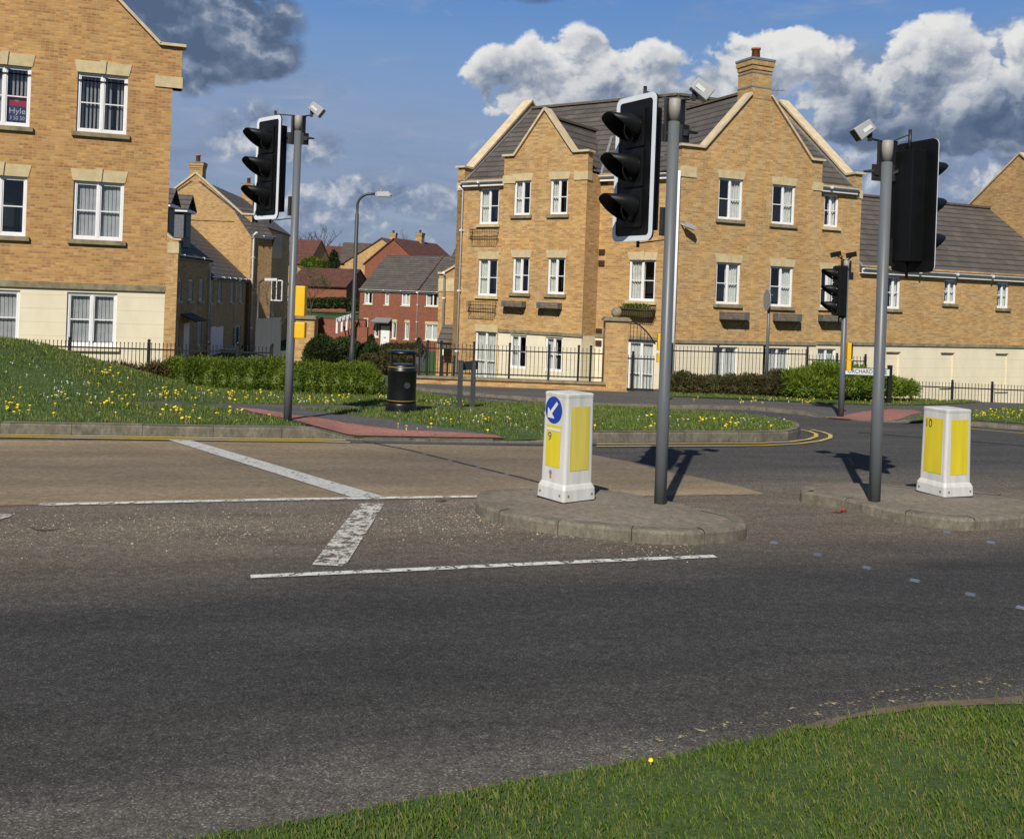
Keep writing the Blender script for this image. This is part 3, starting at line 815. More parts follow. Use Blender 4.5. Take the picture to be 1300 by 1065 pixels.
# small litter
p = gnd(1066, 651); mb = MB(); rl = random.Random(4)
def crumple(c, w, h, n=7):
    pts = [[c+Vector(((i/(n-1)-.5)*w, (j/2-.5)*w*.45, .004+abs(rl.gauss(0, h)))) for j in range(3)] for i in range(n)]
    for i in range(n-1):
        for j in range(2): mb.face([pts[i][j], pts[i+1][j], pts[i+1][j+1]]); mb.face([pts[i][j], pts[i+1][j+1], pts[i][j+1]])
crumple(p+Vector((-.03, 0, 0)), .11, .012); crumple(p+Vector((.05, .02, 0)), .05, .03, 4)
tag(mb.build('litter', 'litter'), 'crumpled red litter lying on the road by the right traffic island', 'litter')
p = gnd(557, 637); mb = MB()
for i in range(5):
    a = i*1.2; q = p+Vector((math.cos(a)*.03, math.sin(a)*.02, .004)); mb.face([q, q+Vector((.05, .01, .012)), q+Vector((.04, .04, .02)), q+Vector((-.01, .03, .006))])
tag(mb.build('dead_leaf', 'bark'), 'brown crumpled leaf on the white line left of the traffic island', 'leaf')
mb = MB(); pts = [gnd(u, v)+Vector((0, 0, .012)) for u, v in [(40, 671), (46, 673.5), (56, 674.5), (68, 674), (78, 672.8)]]
mb.tube(pts, [.006, .008, .006, .005, .003], 6); tag(mb.build('twig', 'bark'), 'thin dark twig lying on the gravelly road at the left', 'twig')
# ------------------------------------------------------------------ grass blades and flowers
def blades(name, label, polys, excl, dens, h, w, zf, mat='grass', clump=True, lim=.62):
    V = []; Fc = []
    for poly in polys:
        xs = [p[0] for p in poly]; ys = [p[1] for p in poly]
        x0, x1, y0, y1 = min(xs), max(xs), min(ys), max(ys)
        n = int((x1-x0)*(y1-y0)*dens)
        for _ in range(n):
            x, y = R.uniform(x0, x1), R.uniform(y0, y1)
            u = x/max(y, 1)
            if abs(u) > lim: continue
            if not inpoly(x, y, poly) or any(inpoly(x, y, e) for e in excl): continue
            nz = noise.noise(Vector((x*1.3, y*1.3, 3)))*.5+noise.noise(Vector((x*4, y*4, 9)))*.4
            if clump and R.random() > .80+nz*.9: continue
            hh = h*R.uniform(.45, 1.15)*(1+nz*.9); a = R.uniform(0, 6.283); b = a+R.uniform(1.2, 1.9)
            ln = hh*R.uniform(.15, .85); z = zf(x, y)
            dx, dy = math.cos(a)*w/2, math.sin(a)*w/2; lx, ly = math.cos(b)*ln, math.sin(b)*ln
            k = len(V)
            V += [(x-dx, y-dy, z-.01), (x+dx, y+dy, z-.01), (x+dx*.6+lx*.4, y+dy*.6+ly*.4, z+hh*.6), (x+lx, y+ly, z+hh)]
            Fc += [(k, k+1, k+2), (k, k+2, k+3)]
    me = bpy.data.meshes.new(name); me.from_pydata(V, [], Fc); me.materials.append(MT[mat])
    o = bpy.data.objects.new(name, me); COL.objects.link(o); tag(o, label, 'grass', kind='stuff'); return o
vz = lambda x, y: gz(x, y)+vdz(x, y)
V1 = [k for k in VERGE]
V1in = [(-11, 11.5)]+[(a, b+.14) for a, b in KL]+[(a-.1, b) for a, b in nose]+[(a, b-.12) for a, b in back]+[(-5.4, 24), (-14, 24)]
V1in[0] = (vline(KL[0], KL[2], -12)[0], vline(KL[0], KL[2], -12)[1]+.14)
blades('grass', 'rough green grass on the bank and verge beyond the kerb', [V1in], [P1, P2, TC], 800, .052, .014, vz)
blades('grass', 'grass strip on the far side of the side road below the hedges', [GR3, GR4], [], 420, .05, .018, lambda x, y: gz(x, y)+.097)
nv = [(-3, 2.0), (-2.0, 3.35)]+e0+[(3.6, 5.8), (3.6, 3.2), (2.2, 2.6), (.5, 2.4)]
blades('grass', 'near green grass at the bottom right beside the road', [nv], [SO], 7500, .032, .0045, lambda x, y: .02)
blades('grass', 'near grass verge running on to the right of the road edge', [[(3.6, 5.8), (5.2, 6.5), (9.5, 8.45), (9.5, 3.0), (2.5, .9), (-3, .9), (-3, 2.0), (.5, 2.4), (2.2, 2.6), (3.6, 3.2)]], [], 2400, .034, .0065, lambda x, y: .02, lim=3.5)
blades('grass', 'sparse grass tufts in the bare soil by the near road edge', [SO], [], 500, .04, .006, lambda x, y: .026)
def flowers(name, label, cat, mat, spots, r, stem=.05, dome=.5):
    V = []; Fc = []
    for (x, y, z) in spots:
        rr = r*R.uniform(.7, 1.2); zz = z+stem*R.uniform(.5, 1.3); k = len(V); n = 6
        tx, ty = R.uniform(-.3, .3), R.uniform(-.6, .1)
        V.append((x, y, zz+rr*dome))
        for i in range(n):
            a = 6.283*i/n; V.append((x+rr*math.cos(a), y+rr*math.sin(a), zz+rr*(tx*math.cos(a)+ty*math.sin(a))*-1))
        V.append((x, y, zz-rr*.5))
        for i in range(n):
            j = (i+1) % n; Fc.append((k, k+1+i, k+1+j)); Fc.append((k+n+1, k+1+j, k+1+i))
        s = .003; V += [(x-s, y, z), (x+s, y, z), (x, y, zz)]; Fc.append((len(V)-3, len(V)-2, len(V)-1))
    me = bpy.data.meshes.new(name); me.from_pydata(V, [], Fc); me.materials.append(MT[mat])
    o = bpy.data.objects.new(name, me); COL.objects.link(o); tag(o, label, cat, kind='stuff')
def spots(regs, dz, ex=()):
    out = []
    for (u0, u1, v0, v1, n) in regs:
        cs = [(R.uniform(u0, u1), R.uniform(v0, v1)) for _ in range(max(1, n//3))]
        for _ in range(n):
            if R.random() < .65:
                c = R.choice(cs); u, v = R.gauss(c[0], 9), R.gauss(c[1], 2.2)
            else: u, v = R.uniform(u0, u1), R.uniform(v0, v1)
            if not (u0 <= u <= u1 and v0 <= v <= v1): continue
            p = gnd(u, v, dz)
            if any(inpoly(p.x, p.y, e) for e in ex): continue
            out.append(tuple(p))
    return out
ex = [P1, P2, TC]
sp = spots([(0, 140, 495, 530, 20), (60, 170, 470, 520, 28), (120, 260, 500, 535, 34), (180, 360, 494, 511, 48), (230, 345, 520, 536, 14), (360, 500, 501, 513, 40), (372, 400, 519, 524, 4), (500, 690, 522, 550, 18), (535, 600, 509, 516, 8), (740, 1000, 532, 545, 26), (560, 1000, 524, 540, 12)], .17, ex)
sp += spots([(846, 1160, 506, 513, 44), (900, 1050, 505, 513, 16), (1100, 1300, 505, 511, 40), (1235, 1300, 521, 534, 40)], .1)
flowers('dandelions', 'yellow dandelions dotted through the verges', 'dandelions', 'dand', sp, .0205)
sp = spots([(30, 135, 485, 508, 40), (0, 60, 458, 480, 10), (180, 360, 498, 510, 26), (370, 500, 503, 513, 36), (500, 700, 520, 548, 40), (740, 1000, 528, 544, 30), (545, 610, 508, 515, 20)], .17, ex)
sp += spots([(1235, 1300, 520, 532, 30), (960, 1200, 506, 512, 20)], .1)
flowers('daisies', 'small white daisies scattered in the grass verges', 'daisies', 'daisy', sp, .012, .03)
sp = [tuple(gnd(826, 970, .03))]; flowers('dandelion', None, None, 'dand', sp, .010, .02)
_d = bpy.data.objects['dandelion']; del _d['kind']; tag(_d, 'single dandelion at the edge of the near grass, bottom of the photo', 'flower')
# ================================================================== BUILDINGS
def extr(mb, f, pts, m=0):
    A = [f(a, z, 0) for a, z in pts]; B = [f(a, z, 1) for a, z in pts]
    mb.face(A, m); mb.face(B[::-1], m)
    for i in range(len(pts)):
        j = (i+1) % len(pts); mb.face([A[i], B[i], B[j], A[j]], m)
def isect(F1, F2):
    a, b, c, d = F1.d.x, -F2.d.x, F1.d.y, -F2.d.y; e = F2.o-F1.o; det = a*d-b*c
    return (e.x*d-b*e.y)/det, (a*e.y-c*e.x)/det
def pipe(parent, F, s, z0, z1, out=.09, r=.04, mat='gutter'):
    mb = MB(); mb.tube([F.pt(s, z1+.12, out+.22), F.pt(s, z1, out), F.pt(s, z0, out)], r, 8)
    for k in range(3):
        z = z0+(z1-z0)*(.2+.3*k); F.box(mb, s-r*1.3, s+r*1.3, z, z+.05, 0, out+r*1.1)
    return mb.build('downpipe', mat, parent)
def gutter(parent, F, s0, s1, z, mat='gutter', over=.16):
    mb = MB(); F.box(mb, s0, s1, z-.20, z-.03, over-.04, over-.015); F.box(mb, s0, s1, z-.205, z-.185, .0, over-.04)
    # half-round gutter
    n = 6; pr = [(over+.04-.055*math.cos(math.pi*k/n), z-.02-.06*math.sin(math.pi*k/n)) for k in range(n+1)]
    for (o0, a0), (o1, a1) in zip(pr, pr[1:]): mb.face([F.pt(s0, a0, o0), F.pt(s0, a1, o1), F.pt(s1, a1, o1), F.pt(s1, a0, o0)], smooth=True)
    k = s0+.8
    while k < s1: F.box(mb, k-.03, k+.03, z-.10, z-.005, over-.02, over+.13); k += 1.8
    return mb.build('gutter', mat, parent)
def pot(mb, c, r, h, m=0):
    mb.tube([c, c+Vector((0, 0, h*.85)), c+Vector((0, 0, h*.86)), c+Vector((0, 0, h))], [r*1.05, r*.92, r*1.12, r*1.12], 12, m)
def chimney(parent, F, sc, z0, z1, w, out0, out1, brick_='buff', ph=.5):
    mb = MB(); F.box(mb, sc-w/2, sc+w/2, z0, z1, out0, out1)
    e = .03; F.box(mb, sc-w/2-e, sc+w/2+e, z1-.30, z1-.16, out0-e, out1+e); F.box(mb, sc-w/2-2*e, sc+w/2+2*e, z1-.16, z1, out0-2*e, out1+2*e)
    ch = mb.build('chimney', brick_, parent)
    for (e_, za_, zb_) in ((.08, z1+.001, z1+.07), (.01, z0+(z1-z0)*.28, z0+(z1-z0)*.28+.05), (.012, z1-.42, z1-.38)):
        c = MB(); F.box(c, sc-w/2-e_, sc+w/2+e_, za_, zb_, out0-e_, out1+e_); c.build('chimney_band', 'lead', ch)
    p = MB(); pot(p, F.pt(sc, z1+.06, (out0+out1)/2), .14, ph); p.build('chimney_pot', 'terracotta', ch)
    return ch
# ------------------------------------------------------------------ central flats
ZG = -1.75; ZS = .88; ZE = 6.25; ZR = 9.65; W2 = 4.2
p = at(686, 300, 33.6); FAb = F3((p.x, p.y), -35); o = FAb.o - FAb.n*.9; FA = F3((o.x, o.y), -35)
p = at(929, 300, 31.5); FCb = F3((p.x, p.y), 24); o = FCb.o - FCb.n*.7; FC = F3((o.x, o.y), 24)
sL = FA.hit(579, 300)[0]; a0 = FAb.hit(637, 300)[0]; a1 = FAb.hit(743, 300)[0]
sE, cE = isect(FA, FC); c0_ = FCb.hit(862, 300)[0]; c1_ = FCb.hit(1041, 300)[0]; cR = FC.hit(1092, 300)[0]
oo = FA.o - FA.n*W2; RA = F3((oo.x, oo.y), -35); oo = FC.o - FC.n*W2; RC = F3((oo.x, oo.y), 24); rA, rC = isect(RA, RC)
oo = FA.o - FA.n*W2*2; BA = F3((oo.x, oo.y), -35); oo = FC.o - FC.n*W2*2; BC = F3((oo.x, oo.y), 24); bA, bC = isect(BA, BC)
flat = thing('apartment_building', 'three-storey buff brick corner block of flats with a big chimney gable behind the signals', 'apartment building', tuple(FC.pt(cE, ZG)))
wb, wr = MB(), MB()
def wz(F, u, v, w, zt, zb): s = F.hit(u, v)[0]; return (s-w/2, s+w/2, zb, zt)
AL = [wz(FA, 621, 260, .86, 5.98, 4.67), wz(FA, 619, 352, .86, 3.40, 2.08), wz(FA, 616, 450, .95, .78, -1.3)]
AB = [wz(FAb, 663, 250, .68, 6.05, 4.88), wz(FAb, 709.5, 250, .68, 6.05, 4.88), wz(FAb, 661, 350, .68, 3.43, 2.22), wz(FAb, 706, 350, .68, 3.43, 2.22), wz(FAb, 657.5, 450, .68, .78, -.35), wz(FAb, 702.5, 450, .68, .78, -.35)]
BB = [wz(FA, 815, 250, .95, 6.00, 4.70), wz(FA, 815, 352, .95, 3.43, 2.10), wz(FA, 813, 460, .95, .78, -1.3)]
CB = [wz(FCb, 927.5, 254, .92, 6.06, 4.77), wz(FCb, 995, 258, .92, 6.02, 4.75), wz(FCb, 924.5, 360, .92, 3.41, 2.10), wz(FCb, 992, 364, .92, 3.38, 2.08), wz(FCb, 920, 460, .95, .74, -1.25), wz(FCb, 987.5, 460, .95, .74, -1.25)]
CR_ = [wz(FC, 1055.5, 268, .62, 5.98, 4.86), wz(FC, 1051, 362, .62, 3.38, 2.12), wz(FC, 1049, 460, .80, .70, -1.3)]
wall(wb, FA, sL, a0, ZG, ZE+.05, AL)
wall(wb, FAb, a0, a1, ZS, ZE, [h for h in AB if h[2] > ZS]); wall(wr, FAb, a0, a1, ZG, ZS, [h for h in AB if h[2] < ZS])
wall(wb, FA, a1, sE, ZS, ZE+.05, [h for h in BB if h[2] > ZS]); wall(wr, FA, a1, sE, ZG, ZS, [h for h in BB if h[2] < ZS])
wall(wb, FCb, c0_, c1_, ZS, ZE, [h for h in CB if h[2] > ZS]); wall(wr, FCb, c0_, c1_, ZG, ZS, [h for h in CB if h[2] < ZS])
wall(wb, FC, c1_, cR, ZS, ZE+.05, [h for h in CR_ if h[2] > ZS]); wall(wr, FC, c1_, cR, ZG, ZS, [h for h in CR_ if h[2] < ZS])
def ret(mb, Ff, s, z0, z1, o0, o1, m=0): mb.face([Ff.pt(s, z0, o0), Ff.pt(s, z0, o1), Ff.pt(s, z1, o1), Ff.pt(s, z1, o0)], m)
for s in (a0, a1): ret(wr if s == a1 else wb, FAb, s, ZG, ZS, 0, -.9); ret(wb, FAb, s, ZS, ZE, 0, -.9)
ret(wb, FCb, c1_, ZS, ZE, 0, -.7); ret(wr, FCb, c1_, ZG, ZS, 0, -.7)
# left return of the corner bay, running back square to the other front
q = FCb.pt(c0_, 0); Fr = F3((q.x, q.y), d=(-FA.n.x, -FA.n.y)); t_, s_ = isect(Fr, FA)
wb.face([Fr.pt(0, ZS), Fr.pt(t_, ZS), Fr.pt(t_, ZE), Fr.pt(0, ZE)]); wr.face([Fr.pt(0, ZG), Fr.pt(t_, ZG), Fr.pt(t_, ZS), Fr.pt(0, ZS)])
wall(wb, FA, sE, s_, ZS, ZE); wall(wr, FA, sE, s_, ZG, ZS)
# back and end walls
wb.face([BA.pt(sL, ZG), BA.pt(bA, ZG), BA.pt(bA, ZE), BA.pt(sL, ZE)]); wb.face([BC.pt(bC, ZG), BC.pt(cR, ZG), BC.pt(cR, ZE), BC.pt(bC, ZE)])
pr = [(0, ZG), (2*W2, ZG), (2*W2, 6.75), (2*W2-.45, 6.75), (W2, ZR+.28), (.45, 6.75), (0, 6.75)]
extr(wb, lambda a, z, t: FA.pt(sL+.30*t, z, -a), pr); extr(wb, lambda a, z, t: FC.pt(cR-.30*t+.0, z, -a+.0), [(a+.002, z) for a, z in pr])
def gable(mb, F, s0, s1, z0, zs, sh0, sh1, za, th=.3, apex=None):
    c = apex if apex is not None else (s0+sh0+s1-sh1)/2
    pts = [(s0, z0), (s1, z0), (s1, zs), (s1-sh1, zs), (c, za), (s0+sh0, zs), (s0, zs)]
    extr(mb, lambda a, z, t: F.pt(a, z, -th*t), pts); return c
ca = gable(wb, FAb, a0, a1, ZE, 6.92, .42, .55, 8.42); 
cc = gable(wb, FCb, c0_, c1_, ZE, 6.93, .80, .48, 9.22)
wb.build('brick_wall', ['buff', 'dark'], flat); wr.build('rendered_wall', ['render', 'dark'], flat)
def cop(F, s0, s1, zs, sh0, sh1, za, c, th=.3):
    o_ = -th/2+.02; w = th+.12
    pts = [F.pt(s0-.06, zs+.03, o_), F.pt(s0+sh0, zs+.03, o_), F.pt(c, za+.05, o_), F.pt(s1-sh1, zs+.03, o_), F.pt(s1+.06, zs+.03, o_)]
    cp = MB(); coping(cp, pts, w, .07); cp.build('coping', 'coping', flat)
cop(FAb, a0, a1, 6.92, .42, .55, 8.42, ca)
for e_, sh_, sg in ((c0_, .80, 1), (c1_, -.48, -1)):
    cp = MB(); k_ = (9.22-6.93)/abs(cc-e_-sh_); coping(cp, [FCb.pt(e_-sg*.06, 6.96, -.13), FCb.pt(e_+sh_, 6.96, -.13), FCb.pt(cc-sg*.40, 9.27-.40*k_, -.13)], .42, .07); cp.build('coping', 'coping', flat)
for (FF, s_e, sg) in ((FA, sL, 1), (FC, cR, -1)):
    P = [(-.07, 6.79), (.45, 6.79), (W2, ZR+.34), (2*W2-.45, 6.79), (2*W2+.05, 6.79)]
    cp = MB(); coping(cp, [FF.pt(s_e+sg*.13, z, -a) for a, z in P], .44, .07); cp.build('coping', 'coping', flat)
for F_, s, w, z0_, z1_ in ((FAb, a0, .5, 5.98, 6.25), (FAb, a1, -.5, 6.0, 6.28), (FCb, c0_, .55, 5.98, 6.30), (FCb, c1_, -.36, 5.95, 6.22), (FA, sL, .28, 5.92, 6.2), (FC, cR, -.28, 5.92, 6.2)):
    kn = MB(); F_.box(kn, min(s, s+w)-(.03 if w > 0 else 0), max(s, s+w)+(.03 if w < 0 else 0), z0_, z1_, -.28, .03); kn.build('kneeler_stone', 'stone', flat)
sc_ = MB()
for F_, x0, x1 in ((FAb, a0-.0, a1+.03), (FA, a1, sE-.3), (FCb, c0_-.03, c1_+.03), (FC, c1_, cR)):
    F_.box(sc_, x0, x1, ZS-.04, ZS+.07, -.01, .045)
sc_.build('string_course', 'sill', flat)
rf = MB(); ov = .15; ez = ZE-.04
slab(rf, [FA.pt(sL+.2, ez-.1, ov), FA.pt(sE, ez-.1, ov), RA.pt(rA, ZR), RA.pt(sL+.2, ZR)], .08)
slab(rf, [BA.pt(bA, ez), BA.pt(sL+.2, ez), RA.pt(sL+.2, ZR), RA.pt(rA, ZR)], .08)
slab(rf, [FC.pt(cE, ez-.1, ov), FC.pt(cR-.2, ez-.1, ov), RC.pt(cR-.2, ZR), RC.pt(rC, ZR)], .08)
slab(rf, [BC.pt(cR-.2, ez), BC.pt(bC, ez), RC.pt(rC, ZR), RC.pt(cR-.2, ZR)], .08)
def bayroof(F, s0, s1, c, ze, zr, depth):
    slab(rf, [F.pt(s0+.05, ze, -.28), F.pt(c, zr, -.28), F.pt(c, zr, -depth), F.pt(s0+.05, ze, -depth)][::-1], .06)
    slab(rf, [F.pt(c, zr, -.28), F.pt(s1-.05, ze, -.28), F.pt(s1-.05, ze, -depth), F.pt(c, zr, -depth)][::-1], .06)
bayroof(FAb, a0, a1, ca, 6.35, 8.22, 4.0); bayroof(FCb, c0_, c1_, (c0_+c1_)/2+.1, 6.28, 9.0, 4.6)
rob = rf.build('roof', 'tile', flat)
rt = MB(); rt.bar(RA.pt(sL+.3, ZR+.03), RA.pt(rA, ZR+.03), .22, .09); rt.bar(RC.pt(rC, ZR+.03), RC.pt(cR-.3, ZR+.03), .22, .09)
rt.bar(FAb.pt(ca, 8.25, -.3), FAb.pt(ca, 8.25, -3.4), .2, .08); rt.bar(FCb.pt((c0_+c1_)/2+.1, 9.03, -.3), FCb.pt((c0_+c1_)/2+.1, 9.03, -4.6), .2, .08)
rt.build('ridge_tiles', M('ridge_tile', (.13, .105, .08), .85, .2, 6), rob)
fl = MB()   # lead valley and verge flashings
fl.bar(FA.pt(sL+.34, ez-.05, ov), RA.pt(sL+.34, ZR+.02), .07, .06); fl.bar(FC.pt(cR-.34, ez-.05, ov), RC.pt(cR-.34, ZR+.02), .07, .06)
fl.bar(FA.pt(a1+.02, ez-.02, .1), FA.pt(a1-1.0+.2, 7.9, -2.02), .09, .05)
fl.build('lead_flashing', 'lead', rob)
gutter(flat, FA, sL+.32, a0, ZE-.02); gutter(flat, FA, a1+.03, sE-.1, ZE-.02); gutter(flat, FC, c1_+.03, cR-.3, ZE-.02)
pipe(flat, FA, FA.hit(587, 300)[0], -1.5, ZE-.35); q = FCb.hit(858, 300)[0]
m_ = MB(); m_.tube([FCb.pt(c0_-.06, ZE-.1, -.02), FCb.pt(c0_-.06, -1.5, -.02)], .042, 10); m_.build('downpipe', 'gutter', flat)
chimney(flat, FCb, cc, 8.70, 9.92, .78, -.72, .012, 'buff', .42)
ins = {'AL': ['left', 'left', 'full'], 'AB': ['left', 'left', 'left', 'left', 'left', 'left'], 'BB': ['left', 'left', 'full'], 'CB': ['right', 'right', 'right', 'right', 'full', 'full'], 'CR': ['right', 'right', 'full']}
for h, i in zip(AL, ins['AL']): window(flat, FA, *h, inside=i, sill=(h[2] > 0) and 'stone', lintel=('flat' if h[3] < 5.5 else None), door=h[2] < -1)
for h, i in zip(AB, ins['AB']): window(flat, FAb, *h, inside=i, sill=h[2] > 0, lintel=('splay' if h[3] > 1 else None))
for h, i in zip(BB, ins['BB']): window(flat, FA, *h, inside=i, sill=(h[2] > 0) and 'stone', lintel=('key' if 1 < h[3] < 5.5 else None), door=h[2] < -1)
for h, i in zip(CB, ins['CB']): window(flat, FCb, *h, inside=i, sill=h[2] > 0, lintel=('key' if h[3] > 1 else None), door=h[2] < -1)
for h, i in zip(CR_, ins['CR']): window(flat, FC, *h, inside=i, sill=(h[2] > 0) and 'stone', lintel=('splay' if 1 < h[3] < 5.5 else None), door=h[2] < -1)
for (u, v, F_) in ((755, 320, FA), (753.5, 334, FA), (751, 420, FA), (751.5, 435, FA), (758, 231.5, FA)):
    s, z, _ = F_.hit(u, v); s = max(s, a1+.14)
    m_ = MB(); F_.box(m_, s-.11, s+.11, z-.09, z+.09, -.005, .045)
    for k in range(3): F_.box(m_, s-.09, s+.09, z-.07+k*.05, z-.05+k*.05, .045, .06)
    m_.build('air_vent', 'brownvent', flat)
# television aerial on the ridge
m_ = MB(); c = RC.pt(FC.hit(985, 150)[0]-.9, ZR); 
c = FCb.pt(cc+.75, 8.55, -1.2)
m_.tube([c, c+Vector((0, 0, .75))], .015, 6); b = c+Vector((0, 0, .72)); m_.tube([b+Vector((-.25, 0, 0)), b+Vector((.95, .1, .05))], .010, 5)
for k in range(8): q = b+Vector((-.2+.15*k, .012*k, .01*k)); m_.tube([q+Vector((0, -.18, 0)), q+Vector((0, .18, 0))], .006, 4)
tag(m_.build('television_aerial', 'lead'), 'thin television aerial on the roof just right of the central chimney', 'aerial')
# ------------------------------------------------------------------ window boxes and cradles
def planter(F, u, v, w, h, label):
    s, z, _ = F.hit(u, v); t = thing('window_box', label, 'window box', tuple(F.pt(s, z, .02)), 'wooden window boxes on the flats')
    m = MB()
    for k in range(3):
        zz = z-h/2+h*k/3; F.box(m, s-w/2, s+w/2, zz+.004, zz+h/3-.004, .25-.01*k, .275)
    F.box(m, s-w/2, s-w/2+.02, z-h/2, z+h/2, .02, .25); F.box(m, s+w/2-.02, s+w/2, z-h/2, z+h/2, .02, .25); F.box(m, s-w/2+.02, s+w/2-.02, z-h/2, z-h/2+.02, .02, .25)
    m.build('box', 'wood', t)
    for q in (-w*.36, w*.36):
        m = MB(); m.bar(F.pt(s+q, z-h/2-.01, .02), F.pt(s+q, z-h/2-.01, .28), .03, .015); m.bar(F.pt(s+q, z-h/2-.22, .02), F.pt(s+q, z-h/2-.01, .24), .02, .015); m.build('bracket', 'iron', t)
def cradle(F, u, v, w, h, label, plants=False):
    s, z, _ = F.hit(u, v); t = thing('iron_planter', label, 'planter', tuple(F.pt(s, z, .02)), 'iron basket planters on the flats')
    m = MB(); d = .26
    for zz in (h/2, -h/2, h*.2):
        m.tube([F.pt(s-w/2, z+zz, .02), F.pt(s-w/2, z+zz, d), F.pt(s+w/2, z+zz, d), F.pt(s+w/2, z+zz, .02)], .011, 5)
    n = int(w/.075)
    for k in range(n+1): a = s-w/2+w*k/n; m.tube([F.pt(a, z+h/2, d), F.pt(a, z-h/2, d*.95), F.pt(a, z-h/2, .03)], .007, 4)
    for q in (-w/2, w/2):
        for o_ in (.09, .17): m.tube([F.pt(s+q, z+h/2, o_), F.pt(s+q, z-h/2, o_)], .007, 4)
    m.build('basket', 'iron', t)
    if plants:
        m = MB()
        F.box(m, s-w/2+.03, s+w/2-.03, z-h/2+.02, z+h/2-.03, .04, d-.02); m.build('liner', 'shrub_br', t)
        m = MB()
        for k in range(160):
            c = F.pt(s+R.uniform(-w*.42, w*.35), z+h/2, R.uniform(.05, .22)); a = R.uniform(0, 6.28); l = R.uniform(.06, .2)
            dr = Vector((math.cos(a)*.5, math.sin(a)*.5, 1)).normalized()*l; sd = Vector((-math.sin(a), math.cos(a), 0))*.018
            m.face([c-sd*.4, c+dr*.5-sd, c+dr, c+dr*.5+sd])
        m.build('plants', 'hedge', t)
cradle(FA, 617, 298, 1.15, .36, 'empty black iron planter under the top-floor window at the left end of the flats')
cradle(FA, 614, 390, 1.15, .38, 'empty black iron planter under the middle-floor window at the left end of the flats')
cradle(FA, 811, 396, 1.25, .30, 'iron planter filled with green plants above the brick pillar', True)
planter(FAb, 655, 386, .86, .20, 'grey wooden window box, left one of the two under the left gable')
planter(FAb, 700, 388, .86, .20, 'grey wooden window box, right one of the two under the left gable')
planter(FCb, 929, 401, .98, .24, 'grey wooden window box, left one under the big chimney gable')
planter(FCb, 996, 403, .98, .24, 'grey wooden window box, right one under the big chimney gable, behind the round sign')
planter(FC, 1052, 404, .95, .22, 'wooden window box below the rightmost middle-floor window, behind the far signals')
s, z, _ = FCb.hit(871, 288); t = thing('security_camera', 'small grey security camera fixed to the brick wall beside the middle signal pole', 'camera', tuple(FCb.pt(s-.15, z, 0)))
m_ = MB(); m_.tube([FCb.pt(s-.2, z+.08, 0), FCb.pt(s-.15, z+.02, .14)], .03, 8); m_.build('bracket', 'detector', t)
m_ = MB(); m_.obox(FCb.pt(s-.16, z-.02, .10), (.32, .05, -.10), (.03, -.15, 0), (.04, 0, .13)); m_.build('housing', 'detector', t, bevel=.01)
# ------------------------------------------------------------------ right-hand linked wing
d1 = FC.hit(1361, 360)[0]; ZD = 3.58; ZDR = 6.6
wing = thing('brick_house', 'two-storey buff brick wing with grey roof running right from the flats', 'house', tuple(FC.pt(cR+3, ZG)))
wb, wr = MB(), MB()
DW = [wz(FC, 1135, 366, .6, 3.30, 2.15), wz(FC, 1206.5, 366, .6, 3.30, 2.42), wz(FC, 1273.5, 372, .6, 3.30, 2.33), wz(FC, 1345, 376, .6, 3.30, 2.33)]
wall(wb, FC, cR, d1, ZS, ZD+.05, DW); 
DP = [wz(FC, 1133, 470, .62, .60, -.60), wz(FC, 1202, 470, .62, .60, -.60), wz(FC, 1271, 470, .62, .60, -.75), wz(FC, 1343, 470, .62, .6, -.7)]
wall(wr, FC, cR, d1, ZG, ZS, DP, depth=.05, room=.051, dm=0)
extr(wb, lambda a, z, t: FC.pt(d1-.3*t, z, -a), [(0.01, ZG), (8, ZG), (8, ZD), (4, ZDR-.1), (0.01, ZD)])
wb.face([FC.pt(cR, ZG, -8), FC.pt(d1, ZG, -8), FC.pt(d1, ZD, -8), FC.pt(cR, ZD, -8)])
wb.build('brick_wall', ['buff', 'dark'], wing); wr.build('rendered_wall', ['render', 'render'], wing)
m_ = MB(); FC.box(m_, cR, d1, ZS-.04, ZS+.07, -.01, .045)
for h in DP: FC.box(m_, h[0]-.03, h[1]+.03, h[3]+.0, h[3]+.035, -.04, .012)  # thin dark strip paints the shadow along each blind panel's top
m_.build('string_course', 'sill', wing)
m_ = MB()
for h in DP: FC.box(m_, h[0]-.03, h[1]+.03, h[2]-.07, h[2], -.04, .05)
m_.build('sill', 'render', wing)
m_ = MB(); slab(m_, [FC.pt(cR+.02, ZD-.12, .15), FC.pt(d1, ZD-.12, .15), FC.pt(d1, ZDR, -4), FC.pt(cR+.02, ZDR, -4)], .08); slab(m_, [FC.pt(d1, ZD, -8), FC.pt(cR+.02, ZD, -8), FC.pt(cR+.02, ZDR, -4), FC.pt(d1, ZDR, -4)], .08)
r_ = m_.build('roof', 'tile', wing); m_ = MB(); m_.bar(FC.pt(cR+.02, ZDR+.03, -4), FC.pt(d1, ZDR+.03, -4), .22, .09); m_.build('ridge_tiles', 'tile_far', r_)
m_ = MB(); m_.bar(FC.pt(cR+.08, ZD-.02, .12), FC.pt(cR+.08, ZDR+.04, -4), .14, .05); m_.build('lead_flashing', 'lead', r_)
gutter(wing, FC, cR+.02, d1, ZD-.04)
for h, i in zip(DW, ('right', 'right', 'right', 'both')): window(wing, FC, *h, inside=i, lintel=None, sill=True, fw=.05)
far = thing('brick_house', 'buff brick house with a tall gable, cut by the right edge of the photo', 'house', tuple(FC.pt(d1+3, ZG)))
wb = MB(); pr = [(-.3, ZG), (5.4, ZG), (5.4, 6.75), (5.1, 6.75), (2.55, 8.75), (.0, 6.75), (-.3, 6.75)]
extr(wb, lambda a, z, t: FC.pt(d1+.002+.3*t, z, -a), pr); extr(wb, lambda a, z, t: FC.pt(d1+7-.3*t, z, -a), pr)
